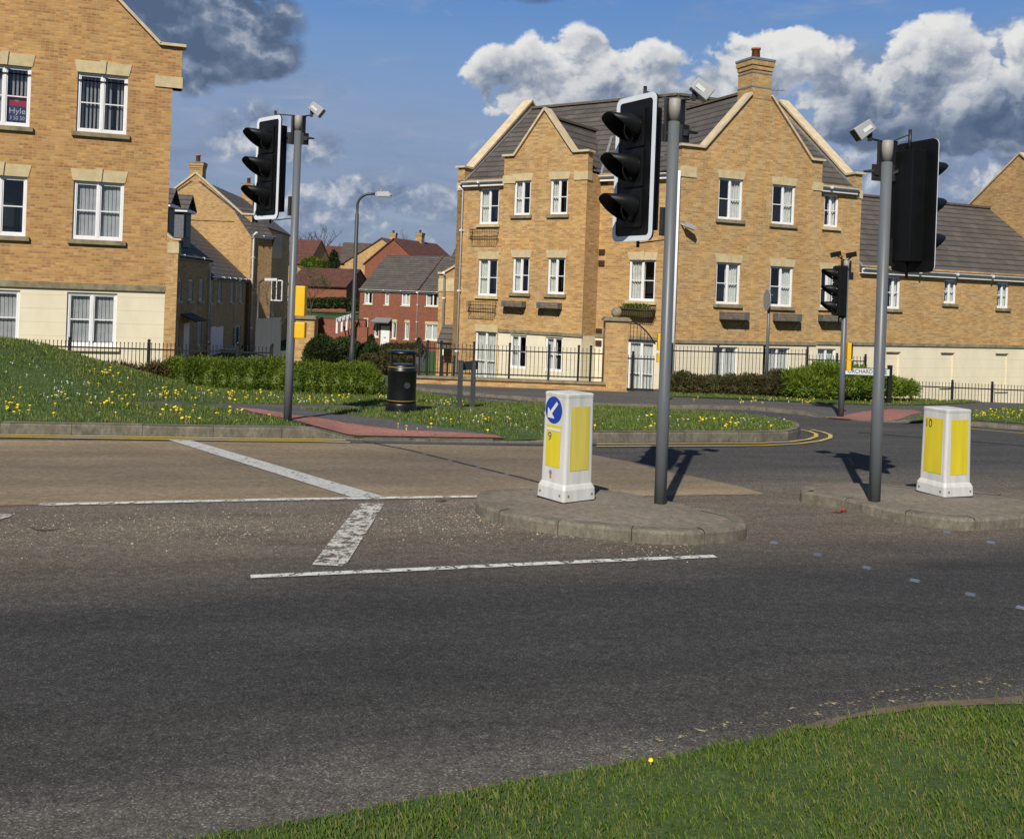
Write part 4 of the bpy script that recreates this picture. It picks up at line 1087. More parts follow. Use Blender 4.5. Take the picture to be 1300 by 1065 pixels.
o2 = FC.pt(0, 0, .3); F2 = F3((o2.x, o2.y), 24); wall(wb, F2, d1+.3, d1+6.7, ZG, 6.3, []); wb.face([FC.pt(d1, ZG, -5.4), FC.pt(d1+7, ZG, -5.4), FC.pt(d1+7, 6.4, -5.4), FC.pt(d1, 6.4, -5.4)])
wb.build('brick_wall', ['buff', 'dark'], far)
m_ = MB(); coping(m_, [FC.pt(d1+.14, z, -a) for a, z in [(-.36, 6.78), (.0, 6.78), (2.55, 8.80), (5.1, 6.78), (5.45, 6.78)]], .4, .07); m_.build('coping', 'coping', far)
m_ = MB(); slab(m_, [FC.pt(d1+.2, 6.3, .4), FC.pt(d1+6.9, 6.3, .4), FC.pt(d1+6.9, 8.5, -2.55), FC.pt(d1+.2, 8.5, -2.55)], .08); slab(m_, [FC.pt(d1+6.9, 6.3, -5.4), FC.pt(d1+.2, 6.3, -5.4), FC.pt(d1+.2, 8.5, -2.55), FC.pt(d1+6.9, 8.5, -2.55)], .08); m_.build('roof', 'tile', far)
# ------------------------------------------------------------------ left flats
p = at(129, 220, 24.5); FL = F3((p.x, p.y), 18); l1 = FL.hit(214, 250)[0]; l0 = l1-10.2
left = thing('apartment_building', 'three-storey orange-buff brick flats with cream ground floor, filling the left edge', 'apartment building', tuple(FL.pt(l1-5, -.7)))
ZL = 1.93; wb, wr = MB(), MB()
sa = FL.hit(129, 150)[0]; sb = FL.hit(4, 150)[0]; sc3 = sb-(sa-sb)
LW = []
for s in (sa, sb, sc3): LW += [(s-.575, s+.575, 5.73, 7.18), (s-.575, s+.575, 3.10, 4.53)]
LG = [(s-.57-.06, s+.57-.06, .48, 1.80) for s in (sa, sb, sc3)]
wall(wb, FL, l0, l1, ZL, 7.0, LW); wall(wb, FL, l0, l1+.2, 7.0, 8.0, [h for h in LW if h[3] > 7]); wall(wr, FL, l0, l1, -1.2, ZL, LG)
wb.face([FL.pt(l1, 7.0, 0), FL.pt(l1+.2, 7.0, 0), FL.pt(l1+.2, 7.0, -.4), FL.pt(l1, 7.0, -.4)])
la = (l0+l1)/2; zap = 8.0+(l1-.32-la)*.98
extr(wb, lambda a, z, t: FL.pt(a, z, -.3*t), [(l0-.2, 8.0), (l1+.2, 8.0), (l1+.2, 8.03), (l1-.32, 8.03), (la, zap), (l0+.32, 8.03), (l0-.2, 8.03)])
for s, s2 in ((l0, l0+.4), (l1, l1-.5)): wb.face([FL.pt(s, -1.2, 0), FL.pt(s2, -1.2, -4.5), FL.pt(s2, 8, -4.5), FL.pt(s, 8, 0)])
wb.face([FL.pt(l1+.2, 7.0, 0), FL.pt(l1+.2, 7.0, -.3), FL.pt(l1+.2, 8.03, -.3), FL.pt(l1+.2, 8.03, 0)])
wb.face([FL.pt(l0+.4, -1.2, -4.5), FL.pt(l1-.5, -1.2, -4.5), FL.pt(l1-.5, 8, -4.5), FL.pt(la, zap-.3, -4.5), FL.pt(l0+.4, 8, -4.5)])
wb.build('brick_wall', ['buff_left', 'dark'], left); wr.build('rendered_wall', ['render', 'dark'], left)
m_ = MB(); coping(m_, [FL.pt(a, z, -.13) for a, z in [(l0-.3, 8.07), (l0+.32, 8.07), (la, zap+.05), (l1-.32, 8.07), (l1+.28, 8.07)]], .42, .07); m_.build('coping', 'coping', left)
m_ = MB(); FL.box(m_, l1-.42, l1+.235, 7.0, 7.28, -.3, .03); m_.build('kneeler_stone', 'stone', left)
m_ = MB(); FL.box(m_, l0, l1+.02, ZL-.05, ZL+.10, -.01, .05); m_.build('string_course', 'sill', left)
m_ = MB(); slab(m_, [FL.pt(l1-.05, 7.75, -.28), FL.pt(la, zap-.3, -.28), FL.pt(la, zap-.3, -4.6), FL.pt(l1-.6, 8.2, -4.6)], .08); slab(m_, [FL.pt(l0-.1, 7.6, -.28), FL.pt(la, zap-.3, -.28), FL.pt(la, zap-.3, -4.6), FL.pt(l0-.1, 7.6, -4.6)], .08); m_.build('roof', 'tile', left)
for i, h in enumerate(LW): window(left, FL, *h, inside=('open_blind' if i in (0, 2) else 'blind' if i in (1, 4) else 'open_blind' if i != 3 else None), lintel='key', lh=.29, fw=.06)
for h in LG: window(left, FL, *h, inside='blind', lintel=None, sill='render', fw=.06)
# letting agent's board inside the top left window
hb = LW[2]; b0, b1 = hb[1]-.50, hb[1]-.09; bz = hb[2]+.14
t = thing('letting_board', "estate agent's red and navy board standing inside the top window at the far left", 'board', tuple(FL.pt(b0, bz, -.13)))
m_ = MB(); FL.box(m_, b0, b1, bz, bz+.36, -.135, -.125); m_.build('lower_panel', 'navysign', t)
m_ = MB(); FL.box(m_, b0, b1, bz+.362, bz+.60, -.135, -.125); m_.build('upper_panel', 'redsign', t)
def face_mtx(F, s, z, out): 
    d = F.d; n = F.n
    p_ = F.pt(s, z, out); return Matrix(((d.x, 0, n.x, p_.x), (d.y, 0, n.y, p_.y), (0, 1, 0, p_.z), (0, 0, 0, 1)))
def ftext(name, txt, size, mat, t, F, s, z, out, sx=1.0):
    m = face_mtx(F, s, z, out); m.translation -= t.location; return text_mesh(name, txt, size, mat, t, m, sx=sx)
ftext('lettering', 'Hyle', .20, 'signwhite', t, FL, (b0+b1)/2, bz+.24, -.121); ftext('lettering', '3 50 50', .13, 'signwhite', t, FL, (b0+b1)/2, bz+.07, -.121, .85)
ftext('lettering', 'let', .09, 'signwhite', t, FL, (b0+b1)/2-.02, bz+.50, -.121)
# ------------------------------------------------------------------ generic small houses
def house(label, F, L, D, z0, ze, zr, wm, rm, holes=(), gable_front=False, over=.25, name='brick_house', wins=None, chim=None, copings=False, simple=True, group=None, lintels=None):
    t = thing(name, label, 'house', tuple(F.pt(L/2, z0, -D/2)), group)
    mb = MB(); wall(mb, F, 0, L, z0, ze, holes)
    for s in (0, L): mb.face([F.pt(s, z0, 0), F.pt(s, z0, -D), F.pt(s, ze, -D), F.pt(s, ze, 0)])
    mb.face([F.pt(0, z0, -D), F.pt(L, z0, -D), F.pt(L, ze, -D), F.pt(0, ze, -D)])
    rf = MB()
    if gable_front:
        for o_ in (0, -D): mb.face([F.pt(0, ze, o_), F.pt(L, ze, o_), F.pt(L/2, zr-.06, o_)])
        k = (zr-ze)/(L/2); e = over*k; f = over*.5
        slab(rf, [F.pt(-over, ze-e, f), F.pt(L/2, zr, f), F.pt(L/2, zr, -D-f), F.pt(-over, ze-e, -D-f)], .12); slab(rf, [F.pt(L+over, ze-e, f), F.pt(L/2, zr, f), F.pt(L/2, zr, -D-f), F.pt(L+over, ze-e, -D-f)], .12)
    else:
        for s in (0, L): mb.face([F.pt(s, ze, 0), F.pt(s, ze, -D), F.pt(s, zr-.06, -D/2)])
        k = (zr-ze)/(D/2); e = over*k; f = over*.3
        slab(rf, [F.pt(-f, ze-e, over), F.pt(L+f, ze-e, over), F.pt(L+f, zr, -D/2), F.pt(-f, zr, -D/2)], .12); slab(rf, [F.pt(-f, ze-e, -D-over), F.pt(L+f, ze-e, -D-over), F.pt(L+f, zr, -D/2), F.pt(-f, zr, -D/2)], .12)
    mb.build('brick_wall', [wm, 'dark'], t); r = rf.build('roof', rm, t)
    if chim: 
        for (cs, co, cz, cw) in chim: chimney(t, F, cs, cz-1.3, cz, cw, co-cw/2, co+cw/2, wm if wm != 'red' else 'buff', .4)
    for i, h in enumerate(holes):
        ii = wins[i] if wins else 'left'
        window(t, F, *h, inside=ii, sill='stone', lintel=(lintels[i] if lintels else None), leaves=2 if h[1]-h[0] > .7 else 1, fw=.06, bars=False)
    return t
# terrace along the estate road (its fronts face right, in shade)
A_ = at(221, 320, 43); B_ = at(266, 326, 49.5); Fh = F3((A_.x, A_.y), d=(B_.x-A_.x, B_.y-A_.y)); Lh = (Vector(B_[:2])-Vector(A_[:2])).length
def hz(F, u, v0, v1, w): s, z1, Y = F.hit(u, v0); z0 = F.hit(u, v1)[1]; return (s-w/2, s+w/2, z0, z1)
zg = gz(-13, 45)
hs = [hz(Fh, 228, 355, 382, .8), hz(Fh, 243, 355, 382, .8), hz(Fh, 256, 355, 382, .8), hz(Fh, 225.5, 408, 440, .7), hz(Fh, 254, 408, 440, .8)]
t = house('dark-fronted terraced house with two slate-clad dormers beside the left flats', Fh, Lh, 7.5, zg, 3.45, 6.75, 'buff', 'tile', hs, wins=['left', None, 'right', None, 'left'], over=.2)
h = hz(Fh, 236, 410, 455, .95); m_ = MB(); Fh.box(m_, h[0], h[1], zg, h[3], .0, .05); m_.build('front_door', 'gutter', t)
m_ = MB(); slab(m_, [Fh.pt(h[0]-.5, h[3]+.15, .7), Fh.pt(h[1]+.5, h[3]+.15, .7), Fh.pt(h[1]+.5, h[3]+.45, 0), Fh.pt(h[0]-.5, h[3]+.45, 0)], .08); m_.build('porch_roof', 'tile', t)
pipe(t, Fh, Lh-.15, zg, 3.0, mat='gutter'); gutter(t, Fh, 0, Lh, 3.4)
# parapet on the near end
m_ = MB(); extr(m_, lambda a, z, q: Fh.pt(-.28*q, z, -a), [(-.25, zg), (7.5, zg), (7.5, 3.6), (3.75, 7.0), (0.0, 3.95), (-.25, 3.95)]); m_.build('end_wall', 'buff', t)
m_ = MB(); coping(m_, [Fh.pt(-.13, z, -a) for a, z in [(-.35, 4.0), (0, 4.0), (3.75, 7.05), (7.5, 3.65)]], .36, .07); m_.build('coping', 'coping', t)
m_ = MB(); Fh.box(m_, -.31, .02, 3.4, 3.85, -.2, .28); m_.build('kneeler_stone', 'stone', t)
for u in (226, 247):
    s = Fh.hit(u, 300)[0]; d = MB(); w = 1.3; o1 = -.35; zb, zt = 3.8, 5.4
    Fh.box(d, s-w/2, s+w/2, zb, zt, -2.6, o1); dm = d.build('dormer', 'slate', t)
    d = MB(); Fh.box(d, s-w/2-.14, s+w/2+.14, zt, zt+.13, -1.9, o1+.18); d.build('fascia', 'gutter', dm)
    d = MB(); slab(d, [Fh.pt(s-w/2-.18, zt+.12, o1+.22), Fh.pt(s, zt+.85, o1+.22), Fh.pt(s, zt+.85, -3.2), Fh.pt(s-w/2-.18, zt+.12, -3.2)], .05); slab(d, [Fh.pt(s+w/2+.18, zt+.12, o1+.22), Fh.pt(s, zt+.85, o1+.22), Fh.pt(s, zt+.85, -3.2), Fh.pt(s+w/2+.18, zt+.12, -3.2)], .05)
    d.face([Fh.pt(s-w/2, zt+.1, o1+.02), Fh.pt(s+w/2, zt+.1, o1+.02), Fh.pt(s, zt+.8, o1+.02)]); d.build('dormer_roof', 'tile', dm)
    window(t, Fh, s-.42, s+.42, zb+.5, zt-.15, inside='left', lintel=None, sill=None) if False else None
    d = MB(); Fh.box(d, s-.42, s+.42, zb+.45, zt-.1, o1, o1+.04); d.build('dormer_window', 'grey_pipe', dm)
A2 = at(266.5, 349, 49.7); B2 = at(314, 349, 61.5); Fk = F3((A2.x, A2.y), d=(B2.x-A2.x, B2.y-A2.y)); Lk = (Vector(B2[:2])-Vector(A2[:2])).length; zg = gz(-14, 52)
hs = [hz(Fk, u, 355, 384, 1.0) for u in (269, 280, 295.5, 307)]
t = house('low linked house over garages in the shaded terrace', Fk, Lk, 8, zg, 2.6, 6.2, 'buff', 'tile', hs+[(hz(Fk, 301, 414, 455, 2.6)[0], hz(Fk, 301, 414, 455, 2.6)[1], zg, hz(Fk, 301, 414, 455, 2)[3])], wins=['left', None, 'right', 'left', None], over=.2)
for u in (269, 278.5):
    h = hz(Fk, u, 415, 455, 2.0); m_ = MB(); Fk.box(m_, h[0], h[1], zg, h[3], 0, .04)
    m_.build('garage_door', 'gutter', t)
gutter(t, Fk, 0, Lk, 2.55); pipe(t, Fk, Lk*.62, zg, 2.3); pipe(t, Fk, .1, zg, 2.3)
# tall gabled house at the end of the terrace
G0 = at(246, 300, 62); Fg = F3((G0.x, G0.y), 3); hw = Fg.hit(316, 277)[0]; zg = gz(-18, 62)
t = house('tall buff gabled house with two chimneys at the end of the shaded terrace', F3(tuple(Fg.pt(-hw, 0)[:2]), 3), 2*hw, 15, zg, 6.25, 8.75, 'buff', 'tile', [], gable_front=True, over=.1)
Fg2 = F3(tuple(Fg.pt(-hw, 0)[:2]), 3)
m_ = MB(); extr(m_, lambda a, z, q: Fg2.pt(a, z, .05-.35*q), [(-.2, 6.1), (2*hw+.2, 6.1), (2*hw+.2, 6.55), (2*hw-.4, 6.55), (hw, 9.0), (.4, 6.55), (-.2, 6.55)]); m_.build('parapet', 'buff', t)
m_ = MB(); coping(m_, [Fg2.pt(a, z, -.12) for a, z in [(-.3, 6.6), (.4, 6.6), (hw, 9.05), (2*hw-.4, 6.6), (2*hw+.3, 6.6)]], .5, .1); m_.build('coping', 'coping', t)
m_ = MB(); Fg2.box(m_, 2*hw-.5, 2*hw+.25, 5.3, 5.75, -.3, .1); m_.build('kneeler_stone', 'stone', t)
chimney(t, Fg2, hw, 8.5, 9.65, .8, -.8, .06); chimney(t, Fg2, hw+.25, 8.0, 9.85, .85, -14.5, -13.7)
p1, p2 = at(319, 300, 61.2), at(346, 300, 62.6); Fq = F3((p1.x, p1.y), d=(p2.x-p1.x, p2.y-p1.y)); Lq = (Vector(p2[:2])-Vector(p1[:2])).length
t = house('narrow projecting brick house behind the left signal head, right end of the shaded terrace', Fq, Lq, 3.6, zg, 5.35, 7.1, 'buff', 'tile', [], over=.12)
Fs = Fq.sub(Lq, 0, 90); gutter(t, Fq, 0, Lq, 5.3); pipe(t, Fq, .15, zg, 5.3, r=.07)
s, z, _ = Fs.hit(351, 369); m_ = MB(); 
m_.obox(Fs.pt(s-.5, z-.65, .0), Vector((Fs.d.x, Fs.d.y, 0))*1.0, Vector((Fs.n.x, Fs.n.y, 0))*.05, (0, 0, .07)); m_.obox(Fs.pt(s-.5, z+.6, .0), Vector((Fs.d.x, Fs.d.y, 0))*1.0, Vector((Fs.n.x, Fs.n.y, 0))*.05, (0, 0, .07))
for q in (-.5, -.03, .43): Fs.box(m_, s+q, s+q+.07, z-.58, z+.6, 0, .05)
Fs.box(m_, s-.43, s+.43, z-.04, z+.02, .004, .04); w_ = m_.build('window', 'upvc', t); m_ = MB(); Fs.box(m_, s-.45, s+.45, z-.6, z+.6, .002, .01); m_.build('pane', 'dark', w_)
for (u, y0) in ((351.5, 300),):
    s, z, _ = Fs.hit(u, y0+12); m_ = MB(); Fs.box(m_, s-.5, s+.5, z-.8, z+.7, .0, .03); m_.build('window', 'grey_pipe', t)
# red terrace in the distance
Pt = at(456, 400, 90.5); Fd = F3((Pt.x, Pt.y), -24); Lr = Fd.hit(561, 400)[0]; zg = gz(-9, 88)-.1
up = [hz(Fd, 468, 370, 386, .85), hz(Fd, 491.5, 371, 387, .42), hz(Fd, 515.5, 371, 388, .85), hz(Fd, 550, 371, 389, 1.4)]
lo = [hz(Fd, 464.5, 407, 426, .45), hz(Fd, 478.5, 408, 428, .45), hz(Fd, 500.7, 409, 430, .45), hz(Fd, 517, 410, 431, .45), hz(Fd, 549, 412, 432, 1.4)]
t = house('pair of red brick houses with grey roof in the distance beyond the litter bin', Fd, Lr, 9, zg, 2.28, 5.55, 'red', 'tile', up+lo, wins=['left', 'full', 'full', 'both', 'left', 'left', 'left', 'left', 'full'], over=.2, lintels=[None]*4+['flat']*5)
gutter(t, Fd, 0, Lr, 2.25); pipe(t, Fd, Fd.hit(530, 400)[0], zg, 2.0, r=.06); pipe(t, Fd, Lr-.1, zg, 2.0, r=.06)
h = hz(Fd, 489.5, 414, 441, .9); m_ = MB(); Fd.box(m_, h[0], h[1], h[2], h[3], -.02, .04); d_ = m_.build('front_door', 'upvc', t); m_ = MB(); Fd.box(m_, (h[0]+h[1])/2-.12, (h[0]+h[1])/2+.12, (h[2]+h[3])/2-.1, (h[2]+h[3])/2-.05, .04, .06); m_.build('letter_box', 'iron', d_)
m_ = MB(); slab(m_, [Fd.pt(h[0]-.7, h[3]+.35, .8), Fd.pt(h[1]+.3, h[3]+.35, .8), Fd.pt(h[1]+.2, h[3]+.75, 0), Fd.pt(h[0]-.6, h[3]+.75, 0)], .1); m_.build('porch_roof', 'lead', t)
sv = Fd.hit(530, 366)[0]; m_ = MB(); m_.bar(Fd.pt(sv, 2.3, .2), Fd.pt(sv, 5.62, -4.5), .3, .06); m_.build('verge_tiles', 'tile_far', t)
# small buff house joined to the left end of the flats
Pn = at(561, 400, 44); Fn = F3((Pn.x, Pn.y), -12); Ln = 3.2; zg = gz(-2.5, 44)
t = house('small buff brick house peeping out behind the left end of the central flats', Fn, Ln, 7, zg-.4, 3.0, 5.2, 'buff', 'tile', [], gable_front=False, over=.1)
m_ = MB(); extr(m_, lambda a, z, q: Fn.pt(a, z, .12-.3*q), [(-.15, zg-.4), (Ln, zg-.4), (Ln, 4.6), (1.0, 3.55), (.0, 2.95), (-.15, 2.95)]); m_.build('parapet', 'buff', t)
m_ = MB(); coping(m_, [Fn.pt(a, z, 0) for a, z in [(-.2, 3.0), (0, 3.0), (1.0, 3.6), (Ln, 4.65)]], .4, .08); m_.build('coping', 'coping', t)
m_ = MB(); Fn.box(m_, -.18, .55, 2.2, 2.75, -.1, .15); m_.build('kneeler_stone', 'stone', t); pipe(t, Fn, .12, zg-.3, 2.9, out=.22, r=.05)
s = .3; m_ = MB(); slab(m_, [Fn.pt(s-.2, .0, 1.0), Fn.pt(s+1.9, .0, 1.0), Fn.pt(s+1.9, .75, .12), Fn.pt(s-.2, .75, .12)], .08); Fn.box(m_, s-.1, s+1.8, -.25, -.05, .7, .9); m_.build('porch_roof', 'tile', t)
m_ = MB(); Fn.box(m_, s, s+.08, zg-.4, -.2, .75, .85); m_.build('porch_post', 'gutter', t)
# far houses on the hill
def fh(label, u0, v, Y, ang, L, D, ze, zr, wm, rm, gf=False, chim=None):
    q = at(u0, v, Y); F = F3((q.x, q.y), ang); return house(label, F, L, D, min(gz(q.x, q.y), gz(q.x+L, q.y+3))-1.2, ze, zr, wm, rm, [], gable_front=gf, chim=chim, over=.3)
def zat(u, v, Y): return at(u, v, Y).z
fh('long low red brick garage block with brown roof across the green', 366, 370, 106, -13, 6.6, 7, zat(400, 361, 106), zat(400, 340, 109), 'red', 'tile_red')
fh('distant house with red-brown roof, leftmost on the hill', 360, 340, 132, -18, 3.8, 6, zat(370, 332, 132), zat(370, 304, 135), 'buff', 'tile_red')
fh('distant house with plain brown roof, second from the left on the hill', 392, 340, 145, 4, 5.2, 8, zat(410, 338, 145), zat(410, 312, 149), 'red', 'tile_red')
fh('distant house with pale grey-brown roof behind the lamp post', 430, 340, 138, 2, 6.5, 9, zat(450, 333, 138), zat(450, 308, 142), 'buff', 'tile_far')
fh('distant pale buff house with a gable and chimney right of the lamp post', 437, 345, 126, -10, 9.6, 8, zat(437, 332, 126), zat(486, 302, 126), 'buff', 'tile_far', gf=True, chim=[(4.6, -5.5, zat(486, 297, 132), .8)])
fh('distant red brick house with a gable above the grey-roofed pair', 463, 345, 116, -22, 7.4, 11, zat(463, 333, 116), zat(502, 303, 116), 'red', 'tile_red', gf=True, chim=[(3.7, -6.5, zat(512, 296, 121), .8)])
# garden wall, pergola
g0, g1 = at(388, 420, 82), at(449, 420, 81); Fw = F3((g0.x, g0.y), d=(g1.x-g0.x, g1.y-g0.y)); Lw = (Vector(g1[:2])-Vector(g0[:2])).length
m_ = MB(); Fw.box(m_, -2, Lw+1, -3.2, zat(410, 404, 82), -.25, 0); Fw.box(m_, Lw*.45, Lw+1.6, -3.2, zat(430, 414, 80), .8, 1.05); t = thing('garden_wall', 'red brick garden wall in the distance left of the lamp post', 'wall', tuple(Fw.pt(2, -3))); m_.build('brickwork', 'red', t)
m_ = MB(); Fw.box(m_, -2, Lw+1, zat(410, 404, 82), zat(410, 404, 82)+.08, -.28, .03); m_.build('wall_coping', 'tile_red', t)
t = thing('pergola', 'white pergola in the distance beside the red garden wall', 'pergola', tuple(at(437, 405, 78))); m_ = MB()
q0, q1 = at(428, 407, 78), at(448, 401, 79); m_.bar(q0, q1, .12, .22); m_.bar(q0+Vector((0, 1.2, .1)), q1+Vector((0, 1.2, .1)), .12, .2)
m_.build('beam', 'upvc', t); m_ = MB()
for k in range(4): q = q0.lerp(q1, k/3.2); m_.bar(q, q+Vector((0, 0, -1.0)), .14, .14, up=(0, 1, 0))
m_.build('post', 'upvc', t)
m_ = MB()
for k in range(5): q = q0.lerp(q1, k/4)+Vector((0, 0, .12)); m_.bar(q+Vector((0, -.3, 0)), q+Vector((0, 1.5, .1)), .07, .1)
m_.build('rafter', 'upvc', t)
# ================================================================== STREET FURNITURE
def ring_board(mb, T, N, c, w, h, r, t0, t1, m=0, inner=None):
    """rounded board in plane (T, z), thickness along N from t0 to t1; inner=border width makes a ring"""
    def outl(w_, h_, r_):
        P = []
        for cx, cz, a in ((w_/2-r_, h_/2-r_, 0), (-w_/2+r_, h_/2-r_, 90), (-w_/2+r_, -h_/2+r_, 180), (w_/2-r_, -h_/2+r_, 270)):
            for k in range(6): q = rad(a+90*k/5); P.append((cx+r_*math.cos(q), cz+r_*math.sin(q)))
        return P
    O = outl(w, h, r); pt = lambda p, t: c+T*p[0]+Vector((0, 0, p[1]))+N*t
    n = len(O)
    if inner is None:
        mb.face([pt(p, t1) for p in O], m); mb.face([pt(p, t0) for p in reversed(O)], m)
        for i in range(n): mb.face([pt(O[i], t0), pt(O[(i+1) % n], t0), pt(O[(i+1) % n], t1), pt(O[i], t1)], m)
    else:
        I = outl(w-2*inner, h-2*inner, max(.01, r-inner*.6))
        for i in range(n):
            j = (i+1) % n
            mb.face([pt(O[i], t1), pt(O[j], t1), pt(I[j], t1), pt(I[i], t1)], m); mb.face([pt(O[i], t0), pt(O[j], t0), pt(O[j], t1), pt(O[i], t1)], m)
            mb.face([pt(I[i], t1), pt(I[j], t1), pt(I[j], t0), pt(I[i], t0)], m); mb.face([pt(O[j], t0), pt(O[i], t0), pt(I[i], t0), pt(I[j], t0)], m)
def sig_head(t, P, N, board=True, sc=1.0):
    N = Vector(N).normalized(); T = Vector((-N.y, N.x, 0))
    m = MB(); w, h, d = .30*sc, 1.18*sc, .20*sc
    for k in (-1, 0, 1):
        c = P+Vector((0, 0, .385*sc*k)); hh = .375*sc
        m.obox(c-T*w/2-Vector((0, 0, hh/2)), T*w, N*.03, (0, 0, hh))
    m.obox(P-T*w/2-N*d-Vector((0, 0, h/2)), T*w, N*(d-.002), (0, 0, h))
    hd = m.build('signal_head', 'black', t, bevel=.012)
    if board:
        m = MB(); ring_board(m, T, N, P, .60*sc, 1.40*sc, .07*sc, -.02, 0.0); b = m.build('backing_board', 'black', t)
        m = MB(); ring_board(m, T, N, P, .604*sc, 1.404*sc, .072*sc, .001, .007, inner=.05*sc); m.build('white_border', 'white', b)
    for k in (1, 0, -1):
        c = P+Vector((0, 0, .385*sc*k)); r = .132*sc
        m = MB(); m.tube([c+N*.03, c+N*.05], [r*.98, r*.8], 20); m.build('lens', 'amber_off', hd)
        m = MB(); n = 28; V = []
        for i in range(n):
            a = math.pi*2*i/n; up = (1+math.sin(a))/2
            L = (.045+.27*min(1, max(0, (up-.04)/.80)))*sc
            rr = 1-.10*0; V.append((a, L))
        def vp(i, far, rr): a, L = V[i % n]; l = L if far else .02; q = rr*(1+.06*(l/.3)); return c+N*(.03+l)+T*(q*math.cos(a))+Vector((0, 0, q*math.sin(a)-.02*l/.3))
        for i in range(n):
            if V[i][1] < .0: continue
            m.face([vp(i, 0, r), vp(i+1, 0, r), vp(i+1, 1, r), vp(i, 1, r)], smooth=True)
            m.face([vp(i, 1, r-.006), vp(i+1, 1, r-.006), vp(i+1, 0, r-.006), vp(i, 0, r-.006)], smooth=True)
            m.face([vp(i, 1, r), vp(i+1, 1, r), vp(i+1, 1, r-.006), vp(i, 1, r-.006)])
        m.build('visor', 'black', hd, weld=True)
    return hd
def detector(t, base, side, yaw=0.0, sz=.24):
    """grey microwave detector on a bent arm; side=+1 to the right"""
    S = Vector((side*math.cos(yaw), math.sin(yaw), 0)); Yv = Vector((-math.sin(yaw), math.cos(yaw), 0))
    m = MB(); m.tube([base, base+S*.10+Vector((0, 0, .02)), base+S*.16+Vector((0, 0, .05))], .012, 6)
    m.obox(base+S*.11-Yv*.02+Vector((0, 0, .0)), S*.035, Yv*.04, (0, 0, .10)); arm = m.build('detector_bracket', 'iron', t)
    c = base+S*.20+Vector((0, 0, .11)); ax = (S*.80+Vector((0, 0, -.60))).normalized(); up = (S*.60+Vector((0, 0, .80))).normalized()
    m = MB(); w = sz*.30; h = sz*.30
    a = c-ax*sz*.42; b = c+ax*sz*.42
    q = lambda o, k1, k2: o+Yv*w*k1+up*h*k2
    A = [q(a, -.85, -.85), q(a, .85, -.85), q(a, .85, .85), q(a, -.85, .85)]; B = [q(b, -1.1, -1.0), q(b, 1.1, -1.0), q(b, 1.1, 1.0), q(b, -1.1, 1.0)]
    m.face(A[::-1]); m.face(B)
    for i in range(4): j = (i+1) % 4; m.face([A[i], A[j], B[j], B[i]])
    d = m.build('detector', 'detector', t, bevel=.008)
    m = MB(); m.face([q(b+ax*.003, -.95, -.85), q(b+ax*.003, .95, -.85), q(b+ax*.003, .95, .85), q(b+ax*.003, -.95, .85)]); m.build('detector_window', 'black', d)
    m = MB(); cen = c-Yv*(w*.99)-Yv*.004; m.obox(cen-ax*.07-up*.03, ax*.10, Yv*.004, up*.04); m.build('sticker', 'signwhite', d)
